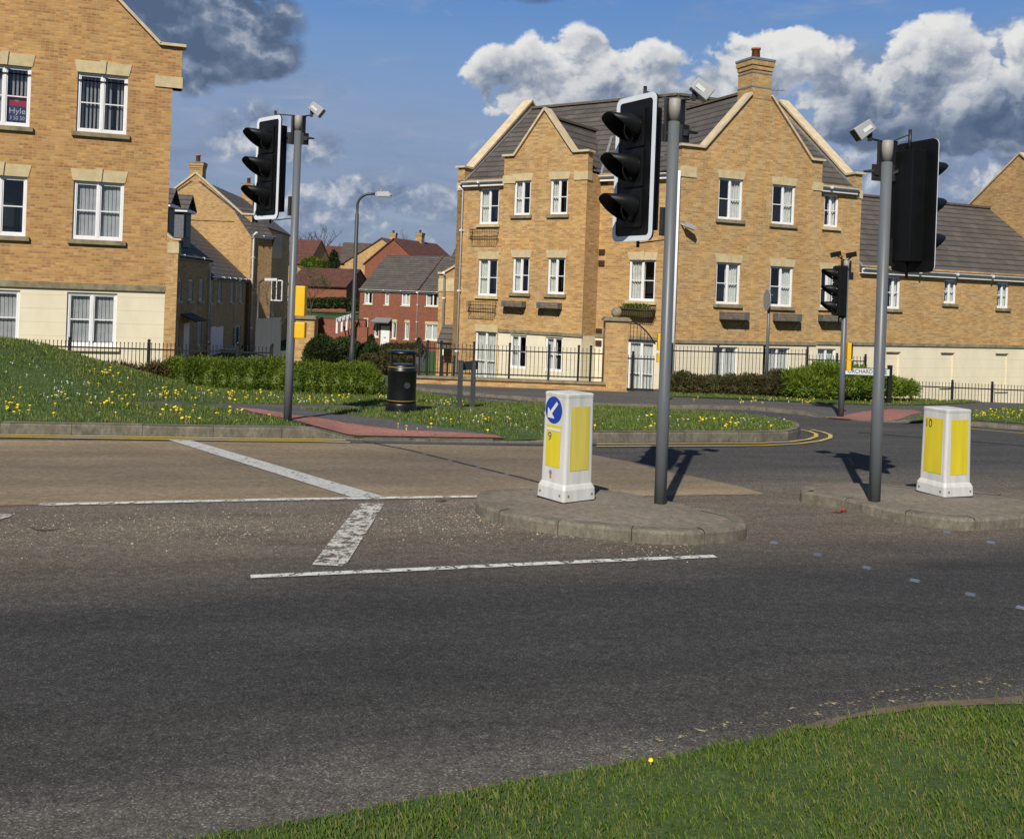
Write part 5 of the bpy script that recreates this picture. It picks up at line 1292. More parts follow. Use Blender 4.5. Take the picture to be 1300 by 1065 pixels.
def signal(label, base, top_z, N, hz_, off, det=None, board=True, sc=1.0, r=.057, boxes=None, cap=True, grp='traffic signals at the junction', top_det=True, back=0.0):
    base = Vector(base); t = thing('traffic_signal', label, 'traffic light', tuple(base), grp)
    Nn = Vector((N[0], N[1], 0)).normalized(); T = Vector((-Nn.y, Nn.x, 0))
    if T.x*off < 0: T = -T
    T = Vector((off, 0, 0))
    m = MB(); z1 = top_z-(.22 if cap else 0)
    m.tube([base+Vector((0, 0, -.05)), base+Vector((0, 0, 1.05)), base+Vector((0, 0, 1.06)), Vector((base.x, base.y, z1))], [r*1.06, r*1.06, r, r*.98], 20)
    m.build('pole', 'pole', t)
    if cap:
        m = MB(); m.tube([Vector((base.x, base.y, z1)), Vector((base.x, base.y, top_z-.004)), Vector((base.x, base.y, top_z))], [r*1.02, r*1.02, r*.9], 20); m.build('pole_cap', 'cap', t)
    P = Vector((base.x, base.y, hz_))+T-Nn*back
    sig_head(t, P, Nn, board, sc)
    hh = .62*sc
    pc = lambda z: Vector((base.x, base.y, z))
    m = None
    for s in (-1, 1):
        if m: m.build('bracket', 'iron', t)
        m = MB(); d = T.normalized()*s
        m.obox(pc(top_z-.42)+d*r-Nn*.03, d*.025, Nn*.06, (0, 0, .42)); 
        m.obox(pc(top_z-.42)+d*(r+.012)-Nn*.045, d*.05, Nn*.09, (0, 0, .17))
    m.build('bracket', 'iron', t); m = MB(); m.bar(pc(top_z)+T.normalized()*r, P-Nn*.10+Vector((0, 0, hh+.14)), .03, .012); m.tube([P-Nn*.10+Vector((0, 0, hh+.19)), P-Nn*.10+Vector((0, 0, hh-.08))], .018, 6)
    m.bar(pc(top_z-.34)+T.normalized()*r, P-Nn*.12+Vector((0, 0, hh-.2)), .03, .03)
    m.build('bracket', 'iron', t); m = MB(); m.obox(pc(P.z-hh-.02)+T.normalized()*(r-.005)-Nn*.03, T.normalized()*.035, Nn*.06, (0, 0, .28))
    m.bar(pc(P.z-hh-.06)+T.normalized()*r, P-Nn*.08+Vector((0, 0, -hh-.10)), .02, .012); m.tube([P-Nn*.08+Vector((0, 0, -hh-.14)), P-Nn*.08+Vector((0, 0, -hh+.05))], .016, 6)
    m.build('bracket', 'iron', t)
    if det: 
        detector(t, pc(top_z-.01)+Vector((det*r, 0, 0)), det)
        m = MB(); m.obox(pc(top_z-.36)+Vector((det*(r+.03), -.03, 0)), (det*.05, 0, 0), (0, .06, 0), (0, 0, .06)); m.face([pc(top_z-.30)+Vector((det*(r+.07), -.03, 0)), pc(top_z-.32)+Vector((det*(r+.20), 0, 0)), pc(top_z-.34)+Vector((det*(r+.07), -.03, 0))]); m.tube([pc(top_z-.32)+Vector((det*(r+.07), 0, 0)), pc(top_z-.33)+Vector((det*(r+.18), 0, 0))], [.02, .008], 6); m.build('banding_clip', 'iron', t)
    if boxes:
        for (z, w, h, dpt, sx, fx) in boxes:
            m = MB(); x0 = base.x+sx*(r+.008); m.obox(Vector((x0, base.y-dpt/2, z-h/2)), (sx*w, 0, 0), (0, dpt, 0), (0, 0, h)); b = m.build('push_button_box', 'yellow', t, bevel=.012)
            m = MB()
            if fx == 'side': m.obox(Vector((x0+sx*(w+.001), base.y-dpt*.42, z-h*.46)), (sx*.03, 0, 0), (0, dpt*.84, 0), (0, 0, h*.92))
            else: m.obox(Vector((x0+sx*w*.1, base.y+dpt/2, z-h*.42)), (sx*w*.8, 0, 0), (0, .02, 0), (0, 0, h*.84))
            m.build('box_face', 'black', b)
    return t
# middle signal on the first island
bm_ = gnd(838, 638, .125); Yb = bm_.y
signal('large traffic signal on the first island, behind the arrow bollard', bm_, at(855, 126, Yb).z, (-.85, -.53), at(808, 215, Yb+.05).z, -.375, det=1, sc=1.02)
bl = gnd(365, 535, .15)
signal('traffic signal with two yellow boxes on the left verge beyond the kerb', bl, at(374, 147, bl.y).z, (-.70, -.71), at(338, 214, bl.y+.05).z, -.43, det=1, sc=1.07,
       boxes=[(at(375, 382, bl.y).z, .14, .44, .18, 1, 'back'), (at(375, 419, bl.y).z, .15, .23, .15, 1, 'back')])
br = gnd(1110, 635, .125)
signal('traffic signal seen from behind on the right-hand island', br, at(1129, 179, br.y).z, (.93, .37), at(1162, 263, br.y).z, .325, det=-1, sc=.97, back=.02)
bf = gnd(1067.5, 525, .09)
tf = signal('smaller far traffic signal with a yellow box beside the street name plate', bf, at(1075.5, 331, bf.y).z, (-1, -.155), at(1060, 369, bf.y).z, -.20, det=None, board=False, sc=.93, r=.06, cap=True,
       boxes=[(at(1077, 446, bf.y).z, .09, .37, .16, 1, 'side'), (at(1077, 464, bf.y).z, .10, .22, .15, 1, 'side')])
for k, sx in enumerate((-1, 1)):
    c = Vector((bf.x-.05+.17*sx, bf.y, at(1070, 325, bf.y).z)); m = MB(); m.obox(c+Vector((-.11, -.06, -.05)), (.20, 0, .05), (0, .12, 0), (-.02, 0, .11)); m.tube([c, Vector((bf.x, bf.y, c.z-.12))], .015, 6); m.build('detector', 'black', tf, bevel=.008)
# push-button post behind the middle signal pole
bp = gnd(842, 511, .09); t = thing('push_button_post', 'push-button post with yellow boxes almost hidden behind the middle signal pole', 'push-button post', tuple(bp))
m = MB(); m.tube([bp, bp+Vector((0, 0, 1.75))], .06, 16); m.build('pole', 'pole', t)
for v, h in ((434, .40), (454, .22)):
    z = at(832, v, bp.y).z; m = MB(); m.obox(Vector((bp.x-.06, bp.y-.08, z-h/2)), (-.13, 0, 0), (0, .16, 0), (0, 0, h)); b = m.build('push_button_box', 'yellow', t, bevel=.012)
    m = MB(); m.obox(Vector((bp.x-.17, bp.y+.082, z-h*.4)), (.09, 0, 0), (0, .02, 0), (0, 0, h*.8)); m.build('box_face', 'black', b)
# ------------------------------------------------------------------ bollards
def bollard(label, base, ang, hgt, mirror, number, arrow):
    """base: front-corner point, ang: heading of the right-hand face (degrees)"""
    a = rad(ang); dr = Vector((math.cos(a), math.sin(a), 0)); dl = Vector((-math.sin(a), math.cos(a), 0)); w = .355; s = hgt/1.03
    base = Vector(base); t = thing('traffic_bollard', label, 'bollard', tuple(base), 'illuminated bollards on the islands')
    cen = base+(dr+dl)*(.21)
    def sq(hw, z): return [cen+(-dr-dl)*hw+Vector((0, 0, z)), cen+(dr-dl)*hw+Vector((0, 0, z)), cen+(dr+dl)*hw+Vector((0, 0, z)), cen+(-dr+dl)*hw+Vector((0, 0, z))]
    def loft(mb, rings, r0=.03):
        def rnd(hw, z, r):
            P = []; 
            for (sx, sy, a0) in ((1, 1, 0), (-1, 1, 90), (-1, -1, 180), (1, -1, 270)):
                for k in range(5):
                    q = rad(a0+90*k/4); P.append(cen+dr*(sx*(hw-r)+r*math.cos(q))+dl*(sy*(hw-r)+r*math.sin(q))+Vector((0, 0, z)))
            return P
        L = [rnd(hw, z*s, r) for hw, z, r in rings]; n = len(L[0]); b0 = len(mb.v)
        for r_ in L: mb.v += r_
        for i in range(len(L)-1):
            for k in range(n):
                k2 = (k+1) % n; mb.f.append((b0+i*n+k, b0+i*n+k2, b0+(i+1)*n+k2, b0+(i+1)*n+k)); mb.m.append(0); mb.sm.append(False)
        mb.face(L[-1]); mb.face(L[0][::-1])
    m = MB(); loft(m, [(.212, 0, .03), (.212, .02, .03)]); m.build('rubber_base', 'iron', t)
    m = MB(); loft(m, [(.210, .02, .03), (.206, .125, .03), (.192, .16, .03), (.183, .175, .03)]); bs_ = m.build('base_skirt', 'bollard', t)
    m = MB(); loft(m, [(.183, .175, .028), (.174, .98, .028), (.176, .985, .028), (.178, 1.012, .028), (.165, 1.022, .028), (.05, 1.032, .02)]); sh = m.build('shell', 'bollard', t)
    m = MB()
    for f in (dr, dl):
        nrm = -dl if f is dr else -dr
        for q in (-.15, .15): c = cen+nrm*.208+f*q+Vector((0, 0, .075*s)); m.tube([c, c+nrm*.006], .012, 8)
    m.build('bolt', 'lead', bs_)
    def onface(right, x0, x1, z0, z1, mat, name, out=.003, parent=sh):
        f = dr if right else dl; nrm = -dl if right else -dr
        def P(x, z): hw = .183-.009*((z-.175)/.8); return cen+f*x+nrm*(hw+out)+Vector((0, 0, z*s))
        mm = MB(); o = [P(x0, z0), P(x1, z0), P(x1, z1), P(x0, z1)]
        if not right: o = [P(x1, z0), P(x0, z0), P(x0, z1), P(x1, z1)]
        mm.face(o); return mm.build(name, mat, parent)
    def fm(right, x, z, out):
        f = dr if right else -dl; nrm = -dl if right else -dr
        p_ = cen+(dr if right else dl)*x+nrm*(.183-.009*((z-.175)/.8)+out)+Vector((0, 0, z*s))-t.location
        return Matrix(((f.x, 0, nrm.x, p_.x), (f.y, 0, nrm.y, p_.y), (0, 1, 0, p_.z), (0, 0, 0, 1)))
    if arrow:
        onface(True, -.125, .12, .30, .90, 'bpanel_dull', 'yellow_panel')
        onface(False, -.10, .12, .32, .715, 'bpanel', 'yellow_panel'); onface(False, -.10, .12, .66, .685, 'signwhite', 'white_stripe', .006)
        # blue disc with white arrow on the left face
        M4 = fm(False, .02, .855, .005); mm = MB(); n = 40; 
        def L(x, y, zz=0): v = M4 @ Vector((x, y, zz)); return v+t.location
        mm.face([L(.127*math.cos(6.2832*k/n), .127*s*math.sin(6.2832*k/n)*1.0) for k in range(n)]); d = mm.build('blue_disc', 'blue', sh)
        mm = MB(); mm.face([L(x*1.0, y, .003) for x, y in [(.058, .088), (-.035, -.012), (-.025, -.033), (-.078, -.070)][:0]] or [L(.070, .062, .003), L(.045, .086, .003), L(-.050, -.016, .003), L(-.026, -.040, .003)])
        mm.face([L(-.085, .022, .0035), L(-.088, -.080, .0035), L(-.050, -.048, .0035), L(-.055, -.002, .0035)]); mm.face([L(-.088, -.080, .004), L(.020, -.082, .004), L(-.008, -.048, .004), L(-.050, -.048, .004)]); mm.face([L(-.052, -.050, .0045), L(-.010, -.050, .0045), L(-.020, -.028, .0045), L(-.035, -.012, .0045), L(-.055, -.012, .0045)])
        mm.build('arrow', 'signwhite', d)
        text_mesh('number', '9', .12, 'letter', sh, fm(False, .062, .600, .006))
        m = MB()
        for (x, z, r_, mt) in ((.03, .265, .022, 'lead'), (.028, .225, .016, 'terracotta')):
            mq = fm(False, x, z, .004); mm = MB(); mm.face([(mq @ Vector((r_*math.cos(k*1.05), r_*1.2*math.sin(k*1.05), 0)))+t.location for k in range(6)]); mm.build('sticker', mt, sh)
    else:
        onface(True, -.115, .125, .265, .905, 'bpanel', 'yellow_panel'); onface(False, -.125, .125, .265, .905, 'bpanel', 'yellow_panel')
        text_mesh('number', '10', .13, 'letter', sh, fm(False, .075, .835, .006), sx=.8)
    return t
b9 = gnd(715, 641, .12); b10 = gnd(1199, 633.5, .12)
bollard('white and yellow bollard with a blue arrow disc and number 9, on the first island', b9, 37, (at(717, 500, b9.y).z-b9.z), False, '9', True)
bollard('white and yellow bollard numbered 10 without an arrow, on the right island', b10, 22, (at(1205, 520, b10.y).z-b10.z), False, '10', False)
# ------------------------------------------------------------------ litter bin
bb = gnd(509, 522.5, .155); t = thing('litter_bin', 'black round litter bin with gold bands on the grass verge', 'litter bin', tuple(bb)); Z = lambda z: bb+Vector((0, 0, z))
m = MB(); m.tube([Z(-.02), Z(.02), Z(.13), Z(.165)], [.275, .275, .262, .255], 28); m.build('base', 'binblack', t)
m = MB(); m.tube([Z(.165), Z(.20), Z(.67), Z(.70), Z(.72), Z(.73), Z(.78), Z(.82)], [.25, .246, .246, .262, .262, .246, .246, .225], 32); bd = m.build('body', 'binblack', t)
m = MB()
for z in (.195, .765):
    m.tube([Z(z), Z(z+.012)], .2505, 32, caps=False)
m.build('gold_band', 'gold', bd)
m = MB()   # hood pillars: curved panels with openings between
for a0 in (150, 330):
    m = MB()
    for k in range(9):
        a, b = rad(a0+8*k), rad(a0+8*(k+1))
        for r_, fl_ in ((.225, 1), (.21, -1)):
            q = [Z(.81)+Vector((r_*math.cos(a), r_*math.sin(a), 0)), Z(.81)+Vector((r_*math.cos(b), r_*math.sin(b), 0)), Z(.99)+Vector((r_*math.cos(b), r_*math.sin(b), 0)), Z(.99)+Vector((r_*math.cos(a), r_*math.sin(a), 0))]
            m.face(q if fl_ > 0 else q[::-1])
    for aa in (a0, a0+72):
        a = rad(aa); m.face([Z(.81)+Vector((.21*math.cos(a), .21*math.sin(a), 0)), Z(.81)+Vector((.225*math.cos(a), .225*math.sin(a), 0)), Z(.99)+Vector((.225*math.cos(a), .225*math.sin(a), 0)), Z(.99)+Vector((.21*math.cos(a), .21*math.sin(a), 0))])
    m.build('hood_panel', 'binblack', t)

m = MB(); m.tube([Z(.985), Z(1.0), Z(1.03), Z(1.05)], [.235, .258, .255, .20], 28); m.build('lid', 'binblack', t)
m = MB(); c = Z(.47)+Vector((.11, -.222, 0)); m.tube([c, c+Vector((.004, -.009, 0))], .055, 16); m.build('badge', 'grey_pipe', bd)
# ------------------------------------------------------------------ posts and signs
bs1, bs2 = gnd(583, 518, .155), gnd(599.5, 517, .155); t = thing('street_name_sign', 'dark back of a low two-post name plate beyond the grass strip, right of the bin', 'street sign', tuple(bs1))
for b in (bs1, bs2):
    m = MB(); m.box(b.x-.045, b.x+.045, b.y-.045, b.y+.045, b.z-.1, b.z+.86); m.box(b.x-.05, b.x+.05, b.y-.05, b.y+.05, b.z+.86, b.z+.88); m.build('post', 'grey_pipe', t)
m = MB(); m.bar(bs1+Vector((-.02, .07, .77)), bs2+Vector((.07, .07, .79)), .03, .16); m.build('plate', 'grey_pipe', t)
zt = at(1100, 467, 26.2).z; zb = at(1100, 476.5, 26.2).z; L0, L1 = at(1072, 470, 26.2), at(1131, 470, 26.2); t = thing('street_name_sign', 'white street name plate reading ORCHARD on black posts by the juniper hedge', 'street sign', (L1.x, L1.y, gz(L1.x, L1.y)))
for q in (L0, L1): m = MB(); m.box(q.x-.05, q.x+.05, q.y+.02, q.y+.12, gz(q.x, q.y), zt+.06); m.box(q.x-.055, q.x+.055, q.y+.015, q.y+.125, zt+.06, zt+.085); m.build('post', 'iron', t)
m = MB(); m.box(L0.x+.0, L1.x-.05, 26.16, 26.19, zb, zt); pl = m.build('plate', 'signwhite', t)
m = MB(); 
for (x0, x1, z0, z1) in ((L0.x, L1.x-.05, zt-.012, zt), (L0.x, L1.x-.05, zb, zb+.012)): m.box(x0, x1, 26.152, 26.159, z0, z1)
m.build('plate_edge', 'signblack', pl)
mt = Matrix.Translation(Vector(((L0.x+L1.x)/2-.02, 26.157, (zt+zb)/2))-t.location) @ Matrix.Rotation(math.pi/2, 4, 'X')
text_mesh('lettering', 'ORCHARD GATE', .158, 'signblack', pl, mt, sx=.86)
b = gnd(972, 503, .09); tz = at(977, 368, b.y).z; t = thing('round_road_sign', 'round road sign seen nearly edge-on, on a grey post before the flats', 'road sign', tuple(b))
m = MB(); m.tube([b, Vector((b.x, b.y, tz))], .045, 12); m.build('pole', 'pole', t)
nn = Vector((-1.0, -.08, 0)).normalized(); c = Vector((b.x, b.y, at(970, 381, b.y).z))+nn*.05
m = MB(); m.tube([c, c+nn*.02], .30, 32); pl = m.build('disc', 'detector', t); m = MB(); m.bar(c-nn*.01+Vector((0, 0, .15))-nn*.0, c-nn*.11+Vector((0, 0, .15)), .3, .04); m.build('clip', 'pole', t)
# street lamp
lb = Vector((at(446, 470, 34).x, 34, gz(-5, 34))); tp = at(456, 246, 34)
t = thing('street_lamp', 'tall dark street lamp with a curved arm and pale lantern behind the left hedge', 'street lamp', tuple(lb))
m = MB(); r0 = lb; H_ = tp.z-lb.z; P_ = [r0, r0+Vector((0, 0, 1.3)), r0+Vector((0, 0, 1.34)), r0+Vector((0, 0, H_-.7)), r0+Vector((0, 0, H_-.68))]
rr = [.10, .10, .078, .062, .048]
for k in range(0, 10): a = math.pi/2*k/9; P_.append(r0+Vector((.42*(1-math.cos(a)), 0, H_-.42+.42*math.sin(a)))); rr.append(.045)
P_.append(r0+Vector((.62, 0, H_+.015))); rr.append(.04); m.tube(P_, rr, 14); m.build('column', 'grey_pipe', t)
m = MB(); e = r0+Vector((.60, 0, H_)); n = 6
pr = [(-.0, -.05, .07), (.08, -.07, .12), (.5, -.06, .13), (.56, -.02, .09)]
tops = [(.0, .04), (.08, .09), (.45, .10), (.56, .03)]
for i in range(3):
    a, b = pr[i], pr[i+1]; ta, tb = tops[i], tops[i+1]
    q = lambda p, s, z: e+Vector((p, s, z))
    m.face([q(a[0], -a[2], a[1]), q(b[0], -b[2], b[1]), q(tb[0], -b[2]*.8, tb[1]), q(ta[0], -a[2]*.8, ta[1])]); m.face([q(b[0], b[2], b[1]), q(a[0], a[2], a[1]), q(ta[0], a[2]*.8, ta[1]), q(tb[0], b[2]*.8, tb[1])])
    m.face([q(ta[0], -a[2]*.8, ta[1]), q(tb[0], -b[2]*.8, tb[1]), q(tb[0], b[2]*.8, tb[1]), q(ta[0], a[2]*.8, ta[1])])
m.face([q(.56, -.09, -.02), q(.56, .09, -.02), q(.56, .07, .03), q(.56, -.07, .03)]); ln = m.build('lantern', 'detector', t)
m = MB(); m.box(e.x+.06, e.x+.52, e.y-.11, e.y+.11, e.z-.085, e.z-.06); m.build('diffuser', 'signwhite', ln); m = MB(); m.tube([e+Vector((.2, 0, .09)), e+Vector((.2, 0, .17))], .04, 8); m.build('photocell', 'cap', ln)
lb = Vector((at(325, 460, 50).x, 50, gz(-12, 50))); tz = at(327, 355, 50).z
t = thing('street_lamp', 'small distant street lamp with a short arm in front of the shaded terrace', 'street lamp', tuple(lb))
m = MB(); H_ = tz-lb.z; P_ = [lb, lb+Vector((0, 0, 1.6)), lb+Vector((0, 0, 1.65)), lb+Vector((0, 0, H_-.3))]; rr = [.10, .10, .06, .05]
for k in range(6): a = math.pi/2*k/5; P_.append(lb+Vector((.3*(1-math.cos(a)), 0, H_-.3+.3*math.sin(a)))); rr.append(.045)
m.tube(P_, rr, 10); m.build('column', 'grey_pipe', t); m = MB(); m.obox(lb+Vector((.3, -.1, H_-.05)), (.62, 0, .02), (0, .2, 0), (0, 0, .13)); m.build('lantern', 'signwhite', t)
# ------------------------------------------------------------------ pillars, railings
def pillar(label, u, Y, w, vt, ball=True):
    c = at(u, vt, Y); zt = c.z; zg = gz(c.x, Y)-.05; t = thing('gate_pillar', label, 'gate pillar', (c.x, Y, zg), 'brick gate pillars at the estate entrance')
    m = MB(); m.box(c.x-w/2, c.x+w/2, Y, Y+w, zg-.1, zt-.08); m.build('brick_shaft', 'buff', t)
    m = MB(); m.box(c.x-w/2-.06, c.x+w/2+.06, Y-.06, Y+w+.06, zt-.08, zt-.02); m.box(c.x-w/2-.02, c.x+w/2+.02, Y-.02, Y+w+.02, zt-.02, zt+.02); cp_ = m.build('cap_stone', 'sill', t)
    if ball: m = MB(); m.sphere((c.x, Y+w/2, zt+.16), .155, 20); m.tube([Vector((c.x, Y+w/2, zt+.015)), Vector((c.x, Y+w/2, zt+.05))], .09, 12); m.build('ball_finial', 'sill', t)
    return t
pillar('brick gate pillar topped with a stone ball in front of the central flats', 784, 28.1, .66, 404)
pillar('brick gate pillar with flat cap beside the left signal pole', 387.5, 31.5, .60, 402, ball=False)
def railing(label, pts, zb, zt, postz=None, sp=.115, every=1.8, posts=None, group='black iron railings', base=None):
    P0, P1_ = Vector(pts[0]), Vector(pts[-1]); t = thing('iron_railing', label, 'railing', ((P0.x+P1_.x)/2, (P0.y+P1_.y)/2, min(zb)), group)
    m = MB(); posts_ = []
    for (a, b) in zip(pts, pts[1:]):
        a, b = Vector(a), Vector(b); L = (b-a).length; n = int(L/sp)
        for k in range(n):
            q = a.lerp(b, (k+.5)/n); f = (q-P0).length/max(.01, (P1_-P0).length); b0 = zb[0]*(1-f)+zb[1]*f; t0 = zt[0]*(1-f)+zt[1]*f
            m.tube([(q.x, q.y, b0+.06), (q.x, q.y, t0)], .0085, 5, caps=False)
            m.sphere((q.x, q.y, t0+.012), .016, 6)
        for dz in (-.12, None):
            fa = (a-P0).length/max(.01, (P1_-P0).length); fb = (b-P0).length/max(.01, (P1_-P0).length)
            za = (zt[0]*(1-fa)+zt[1]*fa-.12) if dz else (zb[0]*(1-fa)+zb[1]*fa+.10); zc = (zt[0]*(1-fb)+zt[1]*fb-.12) if dz else (zb[0]*(1-fb)+zb[1]*fb+.10)
            m.bar((a.x, a.y, za), (b.x, b.y, zc), .012, .035)
        if posts is None:
            k = 0
            while k*every < L: posts_.append(a.lerp(b, k*every/L)); k += 1
    m.build('railing_panel', 'iron', t)
    if posts is not None: posts_ = [P0.lerp(P1_, f) for f in posts]
    posts_.append(P1_)
    for q in posts_:
        f = (q-P0).length/max(.01, (P1_-P0).length); b0 = zb[0]*(1-f)+zb[1]*f; t0 = zt[0]*(1-f)+zt[1]*f
        m = MB(); m.box(q.x-.03, q.x+.03, q.y-.03, q.y+.03, b0-.15, t0+.02); m.box(q.x-.036, q.x+.036, q.y-.036, q.y+.036, t0+.02, t0+.035); m.sphere((q.x, q.y, t0+.075), .042, 8); m.build('post', 'iron', t)
    return t
def xy(u, Y, v=450): q = at(u, v, Y); return (q.x, q.y)
def fr(us, u0, u1): return [(u-u0)/(u1-u0) for u in us]
railing('iron railing in front of the cream ground floor of the left flats', [xy(-120, 22), xy(345, 23)], (-.4, -.4), (.72, .70), sp=.085, posts=fr([-119, -18, 83, 184, 262, 300], -120, 345))
railing('iron railing on the low brick wall left of the ball-topped pillar', [xy(533, 28.2), xy(768, 28.2)], (-.24, -.22), (.66, .68), sp=.113, posts=fr([533, 543, 560, 601.6, 647, 697, 734.6, 750], 533, 768))
t = thing('dwarf_wall', 'low brick wall under the railing left of the ball-topped pillar', 'wall', (xy(650, 28.2)[0], 28.2, -.6)); a, b = xy(529, 28.0), xy(771, 28.0)
m = MB(); m.box(a[0], b[0]-.02, 28.08, 28.34, -.9, -.30); m.build('brickwork', 'buff', t); m = MB(); m.box(a[0]-.02, b[0]-.02, 28.03, 28.39, -.30, -.24); m.build('wall_coping', 'sill', t)
t2 = MB(); t2.box(a[0]+1.2, b[0]+.6, 27.72, 27.98, -.75, -.44); tag(t2.build('brick_step', 'buff'), 'low brick edging along the foot of the dwarf wall', 'wall')
railing('low iron railing section left of the pillar gate, before the buff house', [xy(562, 33), xy(577, 33)], (-.9, -.9), (-.05, -.05), sp=.12, posts=[0])
railing('tall iron railing before the left half of the big gable front', [xy(851, 29.1), xy(1025, 30.3)], (-.62, -.62), (.80, .78), sp=.117, posts=fr([853, 910, 968.6], 851, 1025))
railing('shorter iron railing between the round sign and the street name plate', [xy(1025.5, 30.4), xy(1099, 30.9)], (-.7, -.7), (.62, .60), sp=.117, posts=fr([1062.5], 1025.5, 1099))
railing('low iron railing before the cream wall behind bollard 10', [xy(1158, 29.2), xy(1345, 29.6)], (-.75, -.7), (.02, -.02), sp=.1, posts=fr([1158.5, 1210, 1260.6, 1310], 1158, 1345))
# arched gate to the right of the ball-topped pillar
t = thing('arched_gate', 'iron gate with a curved arch between the pillar and the middle signal pole', 'gate', (xy(812, 28.4)[0], 28.4, -.6)); m = MB()
arc = [at(u, v, 28.4) for u, v in [(797, 406), (804, 408.5), (812, 413), (820, 420), (827, 429), (832, 437)]]; m.tube(arc, .02, 8)
for k in range(9):
    f = k/9; i = min(4, int(f*5)); g_ = f*5-i; q = arc[i].lerp(arc[i+1], g_); m.tube([q, Vector((q.x, q.y, at(812, 433, 28.4).z))], .009, 5)
za = at(812, 433, 28.4).z; m.bar((arc[0].x, 28.4, za), (arc[-1].x+.3, 28.4, za), .02, .04); m.build('arch', 'iron', t)
m = MB(); 
for k in range(9): x = arc[0].x+.09*k+.06; m.tube([(x, 28.4, -.5), (x, 28.4, .55)], .009, 5)
m.bar((arc[0].x, 28.4, .45), (arc[-1].x, 28.4, .45), .02, .04); m.bar((arc[0].x, 28.4, -.42), (arc[-1].x, 28.4, -.42), .02, .05); m.build('gate_leaf', 'iron', t)
m = MB(); m.box(arc[0].x+.16, arc[0].x+.22, 28.36, 28.44, -.6, .66); m.build('post', 'iron', t)
# grey vertical-board gate in the shade beyond, wheelie bin
t = thing('tall_gate', 'tall grey boarded gate in the shade behind the left signal pole', 'gate', tuple(at(340, 450, 44))); m = MB(); q0, q1 = at(325, 405, 46), at(357, 403, 42)
d = (q1-q0); d.z = 0; 
for k in range(12): q = q0+d*(k/12); m.obox(Vector((q.x, q.y, -1.4)), d/12*.82, (0.03, .03, 0), (0, 0, q0.z+1.4+.25*k/12))
m.build('boards', 'pole', t); m = MB(); m.bar((q0.x, q0.y-.05, -.9), (q1.x, q1.y-.05, -.9), .05, .1); m.build('rail', 'pole', t)
c = at(293.5, 449, 30); zt = at(293, 443.5, 30).z; t = thing('wheelie_bin', 'green wheelie bin peeping over the hedge by the shaded terrace', 'wheelie bin', (c.x, 30, zt-1.02))
m = MB(); P = lambda hw, hd, z: [Vector((c.x+sx*hw, 30+sy*hd, zt+z)) for sx, sy in ((-1, -1), (1, -1), (1, 1), (-1, 1))]
A4, B4 = P(.19, .22, -1.0), P(.25, .29, -.06); m.face(A4[::-1]); m.face(B4)
for i in range(4): j = (i+1) % 4; m.face([A4[i], A4[j], B4[j], B4[i]])
m.build('body', 'green_bin', t); m = MB(); m.box(c.x-.27, c.x+.27, 29.68, 30.32, zt-.06, zt); m.build('lid', 'green_bin', t); m = MB(); m.tube([(c.x-.24, 30.3, zt-.95), (c.x+.24, 30.3, zt-.95)], .1, 10); m.build('wheels', 'iron', t)
# ================================================================== PLANTS
def leafy(name, label, cat, ells, n, size, mat, group=None, elong=1.6, jit=.16, core=.80, kind=None, up=.3, seed=1):
    rg = random.Random(seed); V = []; Fc = []
    wts = [e[3]*e[5]+e[4]*e[5]+e[3]*e[4] for e in ells]
    for _ in range(n):
        e = rg.choices(ells, wts)[0]; x, y, z, rx, ry, rz = e
        d = Vector((rg.gauss(0, 1), rg.gauss(0, 1), rg.gauss(0, 1))).normalized()
        if d.z < -.45: d.z = -d.z
        rr = 1+rg.uniform(-jit, jit*.6)+.22*noise.noise(Vector((x+d.x*rx*2.5, y+d.y*ry*2.5, z+d.z*rz*2.5))*1.7)
        p = Vector((x+d.x*rx*rr, y+d.y*ry*rr, z+d.z*rz*rr))
        if any(((p.x-q[0])/q[3])**2+((p.y-q[1])/q[4])**2+((p.z-q[2])/q[5])**2 < .55 for q in ells if q is not e): continue
        a = (d+Vector((rg.uniform(-1, 1), rg.uniform(-1, 1), rg.uniform(-1, 1)+up))).normalized(); b = a.cross(Vector((rg.uniform(-1, 1), rg.uniform(-1, 1), rg.uniform(-1, 1)))).normalized()
        s = size*rg.uniform(.6, 1.3); k = len(V)
        V += [p-b*s*.35, p+a*s*elong*.5-b*s*.1+b*s*.0, p+a*s*elong, p+a*s*elong*.45+b*s*.5]; Fc.append((k, k+1, k+2, k+3))
    if core:
        for (x, y, z, rx, ry, rz) in ells:
            k = len(V); nn_, mm_ = 10, 6
            for i in range(mm_+1):
                for j in range(nn_): th = math.pi*i/mm_; ph = 6.2832*j/nn_; V.append(Vector((x+rx*core*math.sin(th)*math.cos(ph), y+ry*core*math.sin(th)*math.sin(ph), z+rz*core*math.cos(th))))
            for i in range(mm_):
                for j in range(nn_): j2 = (j+1) % nn_; Fc.append((k+i*nn_+j, k+(i+1)*nn_+j, k+(i+1)*nn_+j2, k+i*nn_+j2))
    me = bpy.data.meshes.new(name); me.from_pydata([tuple(v) for v in V], [], Fc); me.materials.append(MT[mat]); o = bpy.data.objects.new(name, me); COL.objects.link(o)
    if label: tag(o, label, cat, group, kind)
    return o
def tw(u, v, Y): q = at(u, v, Y); return q.x, q.y, q.z
def E(u, v0, v1, Y, wpx, dep): # ellipsoid from a pixel box: centre u, top v0, bottom v1
    a, b = at(u, v0, Y), at(u, v1, Y); return (a.x, Y, (a.z+b.z)/2, wpx/2*Y/FPX, dep, (a.z-b.z)/2)
rg = random.Random(3)
hl = []
for i, u in enumerate(range(205, 372, 17)): hl.append(E(u, 456+rg.uniform(-1, 1.5)+(8 if u < 212 else 0), 512, 21.6+rg.uniform(-.1, .1), 40, .62))
hl.append(E(188, 474, 508, 21.5, 34, .5))
